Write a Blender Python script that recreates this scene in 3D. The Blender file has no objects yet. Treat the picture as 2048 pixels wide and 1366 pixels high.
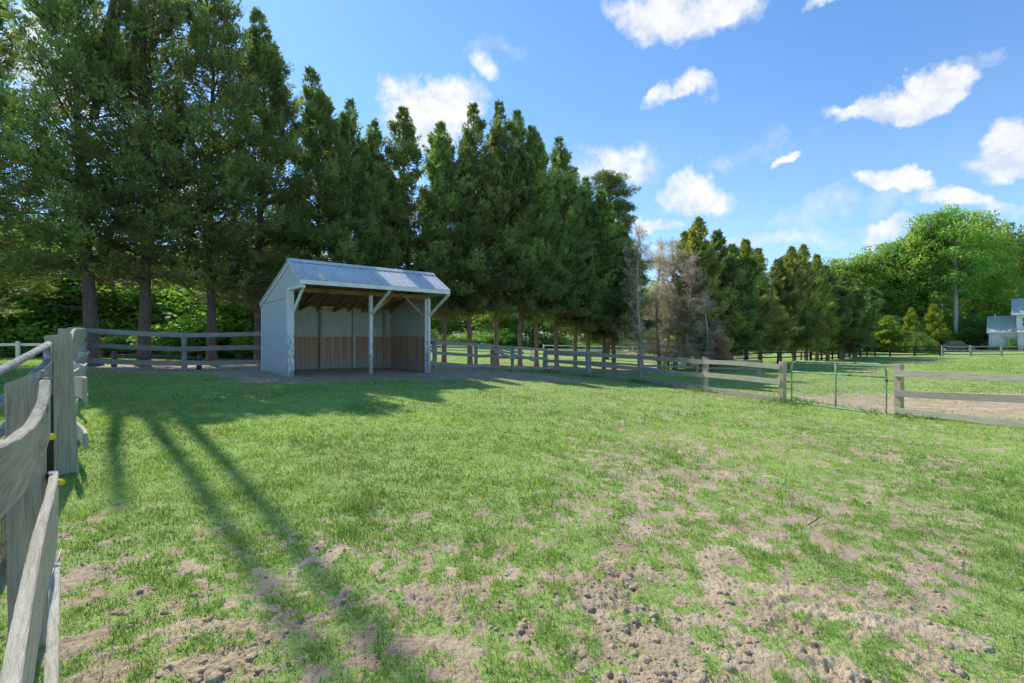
import bpy, math, random
import numpy as np
from mathutils import Vector, Matrix, Quaternion
random.seed(7)
SC = bpy.context.scene
COL = SC.collection
EYE = 1.5
F = 950.0            # focal length in photo pixels (2048 wide)
YH = 672.0
R = math.radians

def P(px, py, d):
    return Vector(((px-1024)/F*d, d, EYE-(py-YH)/F*d))

# ------------------------------------------------------------------ noise
def _hash(ix, iy, s):
    h = (ix.astype(np.int64)*374761393 + iy.astype(np.int64)*668265263 + s*974711) & 0xffffffff
    h = ((h ^ (h >> 13))*1274126177) & 0xffffffff
    return ((h ^ (h >> 16)) & 0xffff)/65535.0
def vnoise(x, y, s=0):
    ix = np.floor(x); iy = np.floor(y); fx = x-ix; fy = y-iy
    ux = fx*fx*fx*(fx*(fx*6-15)+10); uy = fy*fy*fy*(fy*(fy*6-15)+10)
    a = _hash(ix, iy, s); b = _hash(ix+1, iy, s); c = _hash(ix, iy+1, s); d = _hash(ix+1, iy+1, s)
    return (a*(1-ux)+b*ux)*(1-uy) + (c*(1-ux)+d*ux)*uy
def fbm(x, y, s=0, o=4, g=.5):
    t = 0; a = 1; n = 0
    for i in range(o):
        cx, cy = x*math.cos(i*.7)-y*math.sin(i*.7), x*math.sin(i*.7)+y*math.cos(i*.7)
        t = t + a*vnoise(cx+i*17.3, cy-i*9.1, s+i); n += a; a *= g; x = x*2.03; y = y*2.03
    return t/n
def sstep(a, b, x):
    t = np.clip((x-a)/(b-a), 0, 1); return t*t*(3-2*t)

# ------------------------------------------------------------------ terrain
CP = [(-6.84,14.55,-1.25),(-3.1,17.9,-1.40),(-8.84,16.8,-1.22),(-5.1,20.1,-1.34),(-4.33,4.6,-1.35),(-2.1,2.1,-1.38),
(9.7,12.1,-2.04),(8.85,15.4,-2.16),(7.5,18.4,-2.14),(5.85,21.7,-2.12),(3.84,24,-2.05),(1.8,26,-1.98),(0,24.4,-1.82),
(-3.5,21.3,-1.48),(-12,17.4,-1.3),(-15,16.6,-1.12),(0,2,-1.44),(0,0,-1.42),(0,-4,-1.4),(3,3,-1.56),(6,4,-1.75),(1,8,-1.6),(5,10,-1.85),(-4,10,-1.4),(0,14,-1.62),
(10.7,10,-1.93),(12.5,7.5,-1.93),(-16.5,19,-1.2),(-4.3,29.7,-1.8),(-1,32.5,-2.05),(3.4,36,-2.35),(8.8,40,-2.85),(20,41,-2.5),(15,36,-2.5),
(40,60,-3.0),(44,58,-2.8),(54,62,-2.62),(62,62,-2.6),(30,35,-2.3),(40,40,-2.3),(20,20,-2.1),(25,28,-2.15),(85,85,-2.6),(95,85,-2.6),(70,90,-2.7),(50,82,-2.4),
(-30,30,-1.3),(-30,50,-1.5),(-10,50,-1.6),(10,62,-2.2),(30,75,-2.2),(-60,60,-1.5),(-20,5,-1.3),(-40,0,-1.3),(0,90,-1.8),(0,150,-2),(100,150,-2.5),(-100,150,-2),(150,100,-2.6),(150,0,-2.4),(-150,0,-1.5),(-150,100,-1.5),(0,-60,-1.5),(150,-60,-2.2),(-150,-60,-1.5),(30,0,-2.1),(0,400,-2),(400,400,-2),(-400,400,-2),(400,0,-2),(-400,0,-2)]
_cp = np.array(CP); _cx = _cp[:, 0]; _cy = _cp[:, 1]
def _U(r2): return .5*r2*np.log(r2+1e-9)
def _tps():
    n = len(_cp); K = _U((_cx[:, None]-_cx[None])**2+(_cy[:, None]-_cy[None])**2)+np.eye(n)*.6
    Pm = np.c_[np.ones(n), _cx, _cy]
    A = np.zeros((n+3, n+3)); A[:n, :n] = K; A[:n, n:] = Pm; A[n:, :n] = Pm.T
    return np.linalg.solve(A, np.r_[_cp[:, 2], 0, 0, 0])
_W = _tps()
def base_z(x, y):
    x = np.asarray(x, float); y = np.asarray(y, float)
    o = _W[-3]+_W[-2]*x+_W[-1]*y
    for i in range(len(_cp)):
        o = o+_W[i]*_U((x-_cx[i])**2+(y-_cy[i])**2)
    return o+EYE
def gz(x, y): return float(base_z(np.array([x]), np.array([y]))[0])

TH = .729; SA = np.array([-6.84, 14.55]); U2 = np.array([math.cos(TH), math.sin(TH)]); V2 = np.array([-math.sin(TH), math.cos(TH)])
def cover(x, y):
    """how much of the ground is grassed, 0..1, before the patch noise"""
    c = np.full_like(x, .645)
    c = c + .24*sstep(1.5, -1.5, x)*sstep(2.6, 5.0, y)*sstep(14, 10.5, y)           # lush left middle
    c = c - .045*sstep(-.2, 1.6, x)*sstep(10.5, 7.5, y)
    c = c - .07*sstep(5.5, 3.0, y)-.05*sstep(3.2, 2.0, y)*sstep(-2.2, -.9, x)
    c = c - .015*sstep(.2, 1.6, x)*sstep(4.0, 2.4, y)
    c = c + .14*sstep(.88, 1.06, x/np.maximum(y, .1))*sstep(9, 5, y)
    sand = np.exp(-((x-2.0)/1.3)**2-((y-5.3)/1.1)**2); c = c-.06*sand
    sand = np.exp(-((x-3.6)/1.4)**2-((y-7.2)/1.2)**2); c = c-.05*sand
    # shelter forecourt
    a = (x-SA[0])*U2[0]+(y-SA[1])*U2[1]; b = (x-SA[0])*V2[0]+(y-SA[1])*V2[1]
    fore = sstep(-2.6, -1.5, b+.35*np.clip(a-5, -3, 9)*.4)*sstep(-2.2, -.2, a)*sstep(12.5, 9.5, a)
    c = c*(1-fore)+.12*fore
    c = np.where((b > -.3) & (b < 3.1) & (a > -.2) & (a < 5.1), -.4, c)
    # strip along back fence
    back = sstep(15.2, 16.4, y+.12*(x+12))*sstep(-6, -8, x)*sstep(-20, -15, x); c = c-.42*back
    # needle litter strip below the trees
    q = (x+16.2)*(-.666)+(y-19)*.746
    s = sstep(-3.2, -1.8, q)*sstep(3, 1.5, q)*sstep(15, 12, x)*sstep(-17, -15, x); c = c-.75*s
    # sandy track beyond the gate
    q = (x-9)/1.0; tr = sstep(9.6, 10.6, x+.0*y)*sstep(19.5, 16.5, y+.05*x)*sstep(11.0, 12.3, y); c = c-.33*tr
    far = sstep(24, 34, y)*sstep(9, 20, x); c = c+.55*far
    shade = sstep(20, 26, x)*sstep(34, 42, y)*sstep(64, 58, y)*sstep(54, 44, x); q = (x-15)*.64-(y-36)*.77; c = c-.62*sstep(-1, 1.5, q)*sstep(12, 9, q)*sstep(18, 24, x)*sstep(60, 50, x)  # grass thinned to brown the band where the second row's shade falls
    c = np.where(y > 66, 1.3, c); c = np.where((x < 8) & (y > 36), 1.3, c)
    c = np.where((x < -17), 1.2, c)
    return c
def mask(x, y):
    n = .16*fbm(x*1.5, y*1.5, 11, 4, .55)+.38*fbm(x*4.2, y*4.2, 23, 3, .6)+.46*fbm(x*13, y*13, 29, 2)
    return np.clip((cover(x, y)-n)*5.5+.28, 0, 1)
def micro(x, y, g):
    d = np.sqrt(x*x+y*y)
    near = sstep(16, 6, d)
    bare = 1-.65*g
    amp = .35+.65*sstep(4.4, 2.4, y)
    l1 = fbm(x*2.6, y*2.6, 41, 3)-.5
    l2 = 1-np.abs(2*fbm(x*8, y*8, 57, 3, .6)-1)
    l3 = 1-np.abs(2*fbm(x*21+3, y*21, 71, 3, .6)-1)
    lump = sstep(.45, .7, fbm(x*1.9, y*1.9, 77, 2))
    z = .03*l1+near*amp*bare*(.030*(l2-.75)*(.3+1.3*lump)+.018*(l3-.75)*(.4+1.1*lump))
    z = z+near*(.017*(fbm(x*48, y*48, 91, 3, .65)-.5)+.008*(fbm(x*130, y*130, 97, 2)-.5))*bare
    a = (x-SA[0])*U2[0]+(y-SA[1])*U2[1]; b = (x-SA[0])*V2[0]+(y-SA[1])*V2[1]
    return z*(1-.7*sstep(-.6, 0, b)*sstep(3.4, 3, b)*sstep(-.4, 0, a)*sstep(5.4, 5, a))
def ground_z(x, y):
    g = mask(x, y)
    return base_z(x, y)+micro(x, y, g)

# ------------------------------------------------------------------ mesh helpers
def np_mesh(name, V, Fq, var=None, smooth=False, mat=None):
    V = np.ascontiguousarray(V, np.float32); Fq = np.ascontiguousarray(Fq, np.int32)
    me = bpy.data.meshes.new(name); nf, k = Fq.shape
    me.vertices.add(len(V)); me.vertices.foreach_set('co', V.ravel())
    me.loops.add(nf*k); me.loops.foreach_set('vertex_index', Fq.ravel())
    me.polygons.add(nf); me.polygons.foreach_set('loop_start', np.arange(0, nf*k, k, dtype=np.int32))
    if smooth: me.polygons.foreach_set('use_smooth', np.ones(nf, bool))
    if var is not None:
        a = me.attributes.new('var', 'FLOAT', 'FACE' if len(var) == nf else 'POINT'); a.data.foreach_set('value', np.ascontiguousarray(var, np.float32))
    me.update(calc_edges=True)
    if mat: me.materials.append(mat)
    return me
class MB:
    def __init__(s): s.v = []; s.f = []
    def add(s, v, f):
        o = len(s.v); s.v += [tuple(p) for p in v]; s.f += [tuple(i+o for i in q) for q in f]
    def box(s, x0, x1, y0, y1, z0, z1, M=None):
        v = [Vector(p) for p in ((x0,y0,z0),(x1,y0,z0),(x1,y1,z0),(x0,y1,z0),(x0,y0,z1),(x1,y0,z1),(x1,y1,z1),(x0,y1,z1))]
        if M is not None: v = [M @ p for p in v]
        s.add(v, [(0,3,2,1),(4,5,6,7),(0,1,5,4),(1,2,6,5),(2,3,7,6),(3,0,4,7)])
    def beam(s, a, b, w, h, up=(0, 0, 1)):
        """bar from a to b, w wide sideways, h deep along up"""
        a = Vector(a); b = Vector(b); d = (b-a); L = d.length; d.normalize(); up = Vector(up)
        side = d.cross(up)
        if side.length < 1e-4: side = d.cross(Vector((1, 0, 0)))
        side.normalize(); u = side.cross(d)
        v = []
        for p in (a, b):
            for i, j in ((-1,-1),(1,-1),(1,1),(-1,1)): v.append(p+side*(i*w/2)+u*(j*h/2))
        s.add(v, [(0,1,2,3),(7,6,5,4),(0,4,5,1),(1,5,6,2),(2,6,7,3),(3,7,4,0)])
    def tube(s, pts, rads, n=8, cap=True):
        pts = [Vector(p) for p in pts]
        if not hasattr(rads, '__len__'): rads = [rads]*len(pts)
        o = len(s.v); ref = None
        for i, p in enumerate(pts):
            d = (pts[min(i+1, len(pts)-1)]-pts[max(i-1, 0)]).normalized()
            if ref is None: ref = d.orthogonal().normalized()
            ref = (ref-d*ref.dot(d)).normalized(); q = d.cross(ref)
            for k in range(n):
                t = 2*math.pi*k/n; s.v.append(tuple(p+(ref*math.cos(t)+q*math.sin(t))*rads[i]))
        for i in range(len(pts)-1):
            for k in range(n):
                a = o+i*n+k; b = o+i*n+(k+1) % n; s.f.append((a, b, b+n, a+n))
        if cap:
            s.f.append(tuple(o+k for k in range(n))[::-1]); s.f.append(tuple(o+(len(pts)-1)*n+k for k in range(n)))
    def mesh(s, name, mat=None, smooth=False):
        me = bpy.data.meshes.new(name); me.from_pydata(s.v, [], s.f)
        if smooth: me.polygons.foreach_set('use_smooth', [True]*len(me.polygons))
        me.update()
        if mat: me.materials.append(mat)
        return me
    def build(s, name, mat, parent=None, M=None, smooth=False, bevel=0):
        o = bpy.data.objects.new(name, s.mesh(name, mat, smooth)); COL.objects.link(o)
        put(o, parent, M)
        if bevel:
            m = o.modifiers.new('bevel', 'BEVEL'); m.width = bevel; m.segments = 1; m.limit_method = 'ANGLE'
        return o
def put(o, parent=None, M=None):
    M = M if M is not None else Matrix.Identity(4)
    if parent is not None:
        o.parent = parent
        o.matrix_local = PW[parent.name].inverted() @ M
    else: o.matrix_basis = M
    PW[o.name] = M
PW = {}
def tag(o, label=None, cat=None, group=None, kind=None):
    if label: o['label'] = label
    if cat: o['category'] = cat
    if group: o['group'] = group
    if kind: o['kind'] = kind
    return o
def empty(name, loc, label, cat, group=None, rz=0):
    o = bpy.data.objects.new(name, None); COL.objects.link(o); o.empty_display_size = .3
    M = Matrix.Translation(Vector(loc)) @ Matrix.Rotation(rz, 4, 'Z'); o.matrix_basis = M; PW[o.name] = M
    return tag(o, label, cat, group)
def meshobj(name, me, parent=None, M=None):
    o = bpy.data.objects.new(name, me); COL.objects.link(o); put(o, parent, M); return o

# ------------------------------------------------------------------ materials
class NT:
    def __init__(s, name):
        s.m = bpy.data.materials.new(name); s.m.use_nodes = True; s.t = s.m.node_tree; s.t.nodes.clear()
        s.out = s.t.nodes.new('ShaderNodeOutputMaterial')
    def n(s, typ, **k):
        nd = s.t.nodes.new(typ)
        for a, b in k.items(): setattr(nd, a, b)
        return nd
    def l(s, a, b): s.t.links.new(a, b)
    def coord(s, scale=(1, 1, 1), kind='Object', rot=(0, 0, 0)):
        c = s.n('ShaderNodeTexCoord'); m = s.n('ShaderNodeMapping'); m.inputs['Scale'].default_value = scale; m.inputs['Rotation'].default_value = rot
        s.l(c.outputs[kind], m.inputs['Vector']); return m.outputs[0]
    def noise(s, vec, scale, detail=4, rough=.55, dist=0):
        nd = s.n('ShaderNodeTexNoise'); nd.inputs['Scale'].default_value = scale; nd.inputs['Detail'].default_value = detail
        nd.inputs['Roughness'].default_value = rough; nd.inputs['Distortion'].default_value = dist
        if vec is not None: s.l(vec, nd.inputs['Vector'])
        return nd.outputs['Fac']
    def ramp(s, fac, stops):
        nd = s.n('ShaderNodeValToRGB'); e = nd.color_ramp.elements
        while len(e) < len(stops): e.new(.5)
        for i, (p, c) in enumerate(stops):
            e[i].position = p; e[i].color = (c[0], c[1], c[2], 1) if hasattr(c, '__len__') else (c, c, c, 1)
        s.l(fac, nd.inputs[0]); return nd.outputs[0]
    def mix(s, fac, a, b, mode='MIX'):
        nd = s.n('ShaderNodeMix', data_type='RGBA', blend_type=mode)
        for sock, v in ((nd.inputs[0], fac), (nd.inputs[6], a), (nd.inputs[7], b)):
            if hasattr(v, 'is_output'): s.l(v, sock)
            elif hasattr(v, '__len__'): sock.default_value = (*v[:3], 1)
            else: sock.default_value = v
        return nd.outputs[2]
    def math(s, op, a, b=0, c=None, clamp=False):
        nd = s.n('ShaderNodeMath', operation=op, use_clamp=clamp)
        for i, v in enumerate((a, b, c)):
            if v is None: continue
            if hasattr(v, 'is_output'): s.l(v, nd.inputs[i])
            else: nd.inputs[i].default_value = v
        return nd.outputs[0]
    def bsdf(s, col, rough=.8, bump=None, bs=.3, bd=.02, spec=.3, metal=0):
        b = s.n('ShaderNodeBsdfPrincipled'); b.inputs['Specular IOR Level'].default_value = spec; b.inputs['Metallic'].default_value = metal
        for nm, v in (('Base Color', col), ('Roughness', rough)):
            if hasattr(v, 'is_output'): s.l(v, b.inputs[nm])
            elif hasattr(v, '__len__'): b.inputs[nm].default_value = (*v[:3], 1)
            else: b.inputs[nm].default_value = v
        if bump is not None:
            bp = s.n('ShaderNodeBump'); bp.inputs['Strength'].default_value = bs; bp.inputs['Distance'].default_value = bd
            s.l(bump, bp.inputs['Height']); s.l(bp.outputs[0], b.inputs['Normal'])
        s.l(b.outputs[0], s.out.inputs[0]); return s.m

def wood_mat(name, dark, mid, light, axis=0, scale=1.0, green=0.0, rough=.85):
    """weathered timber, grain along the given local axis"""
    t = NT(name); sc = [24*scale]*3; sc[axis] = 1.1*scale
    oi = t.n('ShaderNodeObjectInfo')
    v = t.coord(sc); va = t.n('ShaderNodeVectorMath', operation='ADD'); t.l(v, va.inputs[0])
    mul = t.math('MULTIPLY', oi.outputs['Random'], 37.0); t.l(mul, va.inputs[1]); v = va.outputs[0]
    g = t.noise(v, 3.0, 6, .65, .6)
    f = t.noise(v, 14.0, 3, .6)
    big = t.noise(t.coord(), 1.7, 3)
    c = t.ramp(g, [(.28, dark), (.5, mid), (.72, light)])
    c = t.mix(t.math('MULTIPLY', f, .5), c, tuple(x*.55 for x in mid), 'MIX')
    vo = t.n('ShaderNodeTexVoronoi'); ks = [5.0*scale]*3; ks[axis] = 1.9*scale; t.l(t.coord(ks), vo.inputs['Vector']); vo.inputs['Scale'].default_value = 1.0
    kn = t.ramp(vo.outputs['Distance'], [(.05, .75), (.11, 0)]); c = t.mix(kn, c, tuple(x*.5 for x in dark))
    if green: c = t.mix(t.ramp(big, [(.5, 0), (.75, green)]), c, (.22, .22, .09))
    c = t.mix(t.math('MULTIPLY', t.math('SUBTRACT', oi.outputs['Random'], .5), .5, clamp=True), c, (.04, .04, .04))
    return t.bsdf(c, rough, t.math('ADD', g, f), .8, .012, .15)
M = {}
M['fence_grey'] = wood_mat('weathered_grey_wood', (.18, .15, .12), (.44, .39, .32), (.66, .6, .51))
M['fence_pale'] = wood_mat('pale_weathered_wood', (.34, .29, .2), (.68, .61, .45), (.88, .82, .66), green=.25)
M['post_pale'] = wood_mat('pale_post_wood', (.32, .28, .2), (.6, .54, .41), (.78, .71, .56), axis=2, green=.25)
M['post_grey'] = wood_mat('grey_post_wood', (.15, .13, .1), (.42, .37, .30), (.64, .58, .48), axis=2)
M['post_tan'] = wood_mat('tan_post_wood', (.4, .28, .17), (.66, .5, .33), (.82, .67, .48), axis=2)
M['rail_tan'] = wood_mat('tan_rail_wood', (.36, .29, .22), (.64, .55, .45), (.84, .75, .64))
M['fence_dark'] = wood_mat('dark_fence_wood', (.02, .018, .016), (.05, .045, .04), (.1, .09, .08))
M['rafter'] = wood_mat('brown_rafter_wood', (.24, .13, .07), (.45, .28, .16), (.62, .42, .26))
def plain(name, col, rough=.6, var=.15, metal=0, spec=.4, scale=6):
    t = NT(name); n = t.noise(t.coord(), scale, 5)
    c = t.mix(t.ramp(n, [(.3, 0), (.7, 1)]), tuple(x*(1-var) for x in col), tuple(min(1, x*(1+var)) for x in col))
    return t.bsdf(c, rough, n, .1, .01, spec, metal)
M['white'] = plain('white_painted_wood', (.74, .75, .76), .55, .1)
M['white_vinyl'] = plain('white_vinyl', (.8, .8, .8), .5, .04)
M['green_pipe'] = plain('green_enamel_pipe', (.24, .38, .24), .65, .5)
M['rust'] = plain('rusty_steel', (.32, .09, .04), .9, .5)
M['wire'] = plain('galvanised_wire', (.42, .45, .43), .5, .2, .4)
M['wire_dark'] = plain('rusty_wire', (.16, .11, .09), .8, .3)
M['grey_pipe'] = plain('grey_galvanised_pipe', (.3, .29, .28), .85, .5, 0, .2, scale=24)
M['black'] = plain('black_iron', (.025, .022, .02), .6, .3)
M['yellow'] = plain('yellow_plastic', (.75, .6, .02), .4, .1)
M['concrete'] = plain('concrete', (.42, .4, .37), .9, .15)
def peel():
    t = NT('peeling_white_paint'); v = t.coord((9, 9, 2.2)); n = t.noise(v, 2.5, 6, .7)
    z = t.n('ShaderNodeSeparateXYZ'); c = t.n('ShaderNodeTexCoord'); t.l(c.outputs['Object'], z.inputs[0])
    k = t.math('ADD', n, t.math('MULTIPLY', z.outputs[2], -.08))
    m = t.ramp(k, [(.43, 0), (.50, 1)])
    col = t.mix(m, (.72, .73, .73), (.34, .3, .26))
    return t.bsdf(col, .7, n, .3, .01)
M['peel'] = peel()
def siding():
    t = NT('blue_grey_siding'); c = t.n('ShaderNodeTexCoord'); s = t.n('ShaderNodeSeparateXYZ'); t.l(c.outputs['Object'], s.inputs[0])
    fr = t.math('FRACT', t.math('MULTIPLY', s.outputs[1], 4.9)); g = t.math('LESS_THAN', fr, .05)
    n = t.noise(t.coord((14, 14, 1.2)), 2, 5, .6); b = t.noise(t.coord(), 1.3, 4)
    col = t.ramp(n, [(.3, (.5, .495, .49)), (.7, (.62, .61, .60))]); col = t.mix(t.ramp(b, [(.4, 0), (.8, .35)]), col, (.5, .54, .6))
    zz = t.ramp(t.math('ADD', s.outputs[2], t.math('MULTIPLY', b, .5)), [(.25, .55), (.6, 0)])
    col = t.mix(zz, col, (.35, .32, .28)); col = t.mix(t.math('MULTIPLY', g, .45), col, (.12, .14, .17))
    return t.bsdf(col, .7, t.math('SUBTRACT', n, t.math('MULTIPLY', g, 2)), .25, .01)
M['siding'] = siding()
def metal_roof():
    t = NT('galvanised_roof'); v = t.coord((12, 1.2, 1.2)); n = t.noise(v, 1.6, 6, .6); b = t.noise(t.coord(), 1.1, 4)
    col = t.ramp(n, [(.3, (.56, .55, .525)), (.7, (.72, .71, .68))]); col = t.mix(t.ramp(b, [(.45, 0), (.8, .5)]), col, (.36, .37, .4))
    return t.bsdf(col, t.ramp(b, [(.3, .35), (.7, .6)]), n, .05, .01, .5, .35)
M['metal'] = metal_roof()
def panel():
    t = NT('grey_interior_panel'); n = t.noise(t.coord((5, 5, 2)), 2, 6, .6)
    return t.bsdf(t.ramp(n, [(.3, (.44, .45, .40)), (.7, (.58, .59, .53))]), .8, n, .2, .01)
M['panel'] = panel()
def kick(ax):
    t = NT('brown_kickboards'); c = t.n('ShaderNodeTexCoord'); s = t.n('ShaderNodeSeparateXYZ'); t.l(c.outputs['Object'], s.inputs[0])
    q = t.math('MULTIPLY', s.outputs[ax], 6.3); cell = t.math('FLOOR', q); fr = t.math('FRACT', q)
    w = t.n('ShaderNodeTexWhiteNoise', noise_dimensions='1D'); t.l(cell, w.inputs['W'])
    g = t.math('LESS_THAN', fr, .06); n = t.noise(t.coord((16, 16, 1.5)), 2, 6, .65); b = t.noise(t.coord(), 3, 4)
    col = t.mix(w.outputs[0], (.42, .18, .075), (.66, .36, .17)); col = t.mix(t.math('MULTIPLY', n, .6), col, (.45, .36, .29))
    z = t.ramp(t.math('ADD', s.outputs[2], t.math('MULTIPLY', t.math('SUBTRACT', b, .5), .6)), [(.15, .85), (.8, 0)])
    col = t.mix(z, col, (.42, .36, .3)); col = t.mix(g, col, (.02, .015, .01))
    return t.bsdf(col, .85, t.math('SUBTRACT', n, t.math('MULTIPLY', g, 2)), .4, .01)
M['kick_a'] = kick(0); M['kick_b'] = kick(1)
def soffit():
    t = NT('brown_roof_boards'); n = t.noise(t.coord((1.2, 14, 14)), 2, 5)
    return t.bsdf(t.ramp(n, [(.3, (.24, .14, .085)), (.7, (.45, .3, .19))]), .85, n, .3, .01)
M['sheath'] = soffit()
def bark(name, a, b, moss=0):
    t = NT(name); n = t.noise(t.coord((9, 9, 1.6)), 2.2, 6, .7, .4); f = t.noise(t.coord(), 30, 3)
    c = t.ramp(n, [(.3, a), (.7, b)])
    return t.bsdf(c, .95, t.math('ADD', n, f), .9, .04, .1)
M['bark'] = bark('brown_bark', (.075, .06, .05), (.24, .19, .155))
M['bark_red'] = bark('reddish_bark', (.17, .11, .075), (.44, .29, .2))
M['bark_pale'] = bark('pale_bark', (.32, .3, .28), (.68, .64, .6))
M['bark_dead'] = bark('dead_bark', (.38, .30, .24), (.72, .6, .48))
def leaf(name, stops, trans=.35, tcol=None, scale=1.0, spec=.2, rough=.55):
    t = NT(name); a = t.n('ShaderNodeAttribute', attribute_name='var'); oi = t.n('ShaderNodeObjectInfo')
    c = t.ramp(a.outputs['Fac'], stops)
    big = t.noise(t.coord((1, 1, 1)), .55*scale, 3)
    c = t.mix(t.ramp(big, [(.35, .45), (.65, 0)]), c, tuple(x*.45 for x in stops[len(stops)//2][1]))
    h = t.n('ShaderNodeHueSaturation'); t.l(c, h.inputs['Color'])
    t.l(t.math('ADD', t.math('MULTIPLY', oi.outputs['Random'], .035), .4825), h.inputs['Hue'])
    t.l(t.math('ADD', t.math('MULTIPLY', oi.outputs['Random'], .24), .88), h.inputs['Value']); c = h.outputs[0]
    b = t.n('ShaderNodeBsdfPrincipled'); b.inputs['Roughness'].default_value = rough; b.inputs['Specular IOR Level'].default_value = spec; t.l(c, b.inputs['Base Color'])
    tr = t.n('ShaderNodeBsdfTranslucent'); hs = t.n('ShaderNodeMix', data_type='RGBA', blend_type='MULTIPLY'); hs.inputs[0].default_value = 1
    t.l(c, hs.inputs[6]); hs.inputs[7].default_value = (*(tcol or (1.5, 1.45, .6)), 1); t.l(hs.outputs[2], tr.inputs[0])
    mx = t.n('ShaderNodeMixShader'); mx.inputs[0].default_value = trans
    t.l(b.outputs[0], mx.inputs[1]); t.l(tr.outputs[0], mx.inputs[2]); t.l(mx.outputs[0], t.out.inputs[0]); return t.m
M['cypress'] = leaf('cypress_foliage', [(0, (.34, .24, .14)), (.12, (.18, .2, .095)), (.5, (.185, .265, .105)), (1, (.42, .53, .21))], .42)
M['cypress_lit'] = leaf('sunlit_cypress_foliage', [(0, (.36, .26, .14)), (.15, (.24, .25, .1)), (.5, (.31, .36, .11)), (1, (.58, .60, .22))], .4)  # lighter, yellower copy of the cypress colours, sunlight put into the foliage
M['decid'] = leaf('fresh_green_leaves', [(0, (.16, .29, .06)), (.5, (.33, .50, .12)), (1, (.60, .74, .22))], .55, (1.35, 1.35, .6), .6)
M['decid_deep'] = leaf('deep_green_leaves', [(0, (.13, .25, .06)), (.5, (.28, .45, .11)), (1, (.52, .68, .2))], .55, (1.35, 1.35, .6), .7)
M['pine'] = leaf('pine_needles', [(0, (.16, .17, .08)), (.5, (.24, .29, .13)), (1, (.42, .45, .2))], .3)
M['yellow_green'] = leaf('yellow_green_foliage', [(0, (.2, .24, .04)), (.5, (.36, .44, .07)), (1, (.55, .6, .13))], .35, None, 2)
M['willow'] = leaf('willow_foliage', [(0, (.16, .24, .04)), (.5, (.26, .36, .06)), (1, (.4, .5, .12))], .4, None, 1)
M['dead_twig'] = leaf('dead_twigs', [(0, (.55, .42, .28)), (.5, (.8, .66, .48)), (1, (.9, .8, .64))], .4, (1, 1, 1))
M['rusty_twig'] = leaf('rusty_dead_foliage', [(0, (.5, .3, .15)), (.5, (.68, .42, .22)), (1, (.8, .58, .35))], .35, (1.1, 1, .8))
M['grass'] = leaf('grass_blades', [(0, (.62, .54, .36)), (.06, (.5, .5, .26)), (.12, (.19, .31, .07)), (.5, (.34, .49, .12)), (1, (.56, .66, .23))], .5, (1.35, 1.35, .6), .8)
M['weed'] = leaf('weed_leaves', [(0, (.10, .2, .04)), (1, (.28, .42, .1))], .35)
M['flower'] = plain('yellow_petals', (.8, .62, .03), .6, .1)
def ground_mat():
    t = NT('ground_soil_and_grass'); a = t.n('ShaderNodeAttribute', attribute_name='var')
    w = t.coord((1, 1, 1)); n1 = t.noise(w, 2.2, 6, .6); n2 = t.noise(w, 26, 5, .65); n3 = t.noise(w, 130, 3, .6); n0 = t.noise(w, .35, 4)
    soil = t.ramp(n1, [(.3, (.42, .31, .19)), (.55, (.60, .465, .29)), (.75, (.75, .61, .41))])
    soil = t.mix(t.ramp(n2, [(.35, .5), (.5, 0)]), soil, (.34, .25, .17))
    soil = t.mix(t.ramp(n3, [(.55, 0), (.75, .4)]), soil, (.5, .43, .34))
    soil = t.mix(t.ramp(t.noise(w, .9, 5, .65), [(.40, .38), (.56, 0)]), soil, (.34, .26, .165))
    thatch = t.ramp(n2, [(.3, (.22, .28, .08)), (.5, (.31, .42, .11)), (.72, (.45, .51, .2))])
    thatch = t.mix(t.ramp(n3, [(.5, 0), (.7, .3)]), thatch, (.42, .40, .22))
    thatch = t.mix(t.ramp(n0, [(.4, 0), (.7, .45)]), thatch, (.37, .52, .11))
    g = t.math('ADD', a.outputs['Fac'], t.math('MULTIPLY', t.math('SUBTRACT', n2, .5), 1.5)); g = t.ramp(g, [(.35, 0), (.7, 1)])
    geo = t.n('ShaderNodeNewGeometry'); sp = t.n('ShaderNodeSeparateXYZ'); t.l(geo.outputs['Position'], sp.inputs[0])
    lit = t.n('ShaderNodeAttribute', attribute_name='litter')
    soil = t.mix(t.math('MULTIPLY', lit.outputs['Fac'], t.ramp(n2, [(.3, 1), (.7, .5)])), soil, (.42, .24, .13))
    soil = t.mix(t.n('ShaderNodeAttribute', attribute_name='dung_shade').outputs['Fac'], soil, (.36, .30, .20))  # forecourt dirt, plus tree shade painted on the far field
    c = t.mix(g, soil, thatch)
    return t.bsdf(c, .95, t.math('ADD', n2, t.math('MULTIPLY', n3, .5)), .7, .03, .1)
M['ground'] = ground_mat()
def clod_mat():
    t = NT('dry_soil_clods'); w = t.coord((1, 1, 1)); n = t.noise(w, 20, 6, .7); f = t.noise(w, 90, 4)
    c = t.ramp(n, [(.3, (.42, .32, .20)), (.55, (.61, .48, .31)), (.75, (.76, .62, .43))])
    return t.bsdf(c, .95, t.math('ADD', n, t.math('MULTIPLY', f, .6)), 1, .02, .1)
M['clod'] = clod_mat()
def asphalt():
    t = NT('grey_road'); n = t.noise(t.coord(), 3, 5); return t.bsdf(t.ramp(n, [(.3, (.2, .2, .2)), (.7, (.3, .29, .29))]), .9, n, .2, .01)
M['road'] = asphalt()
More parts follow.
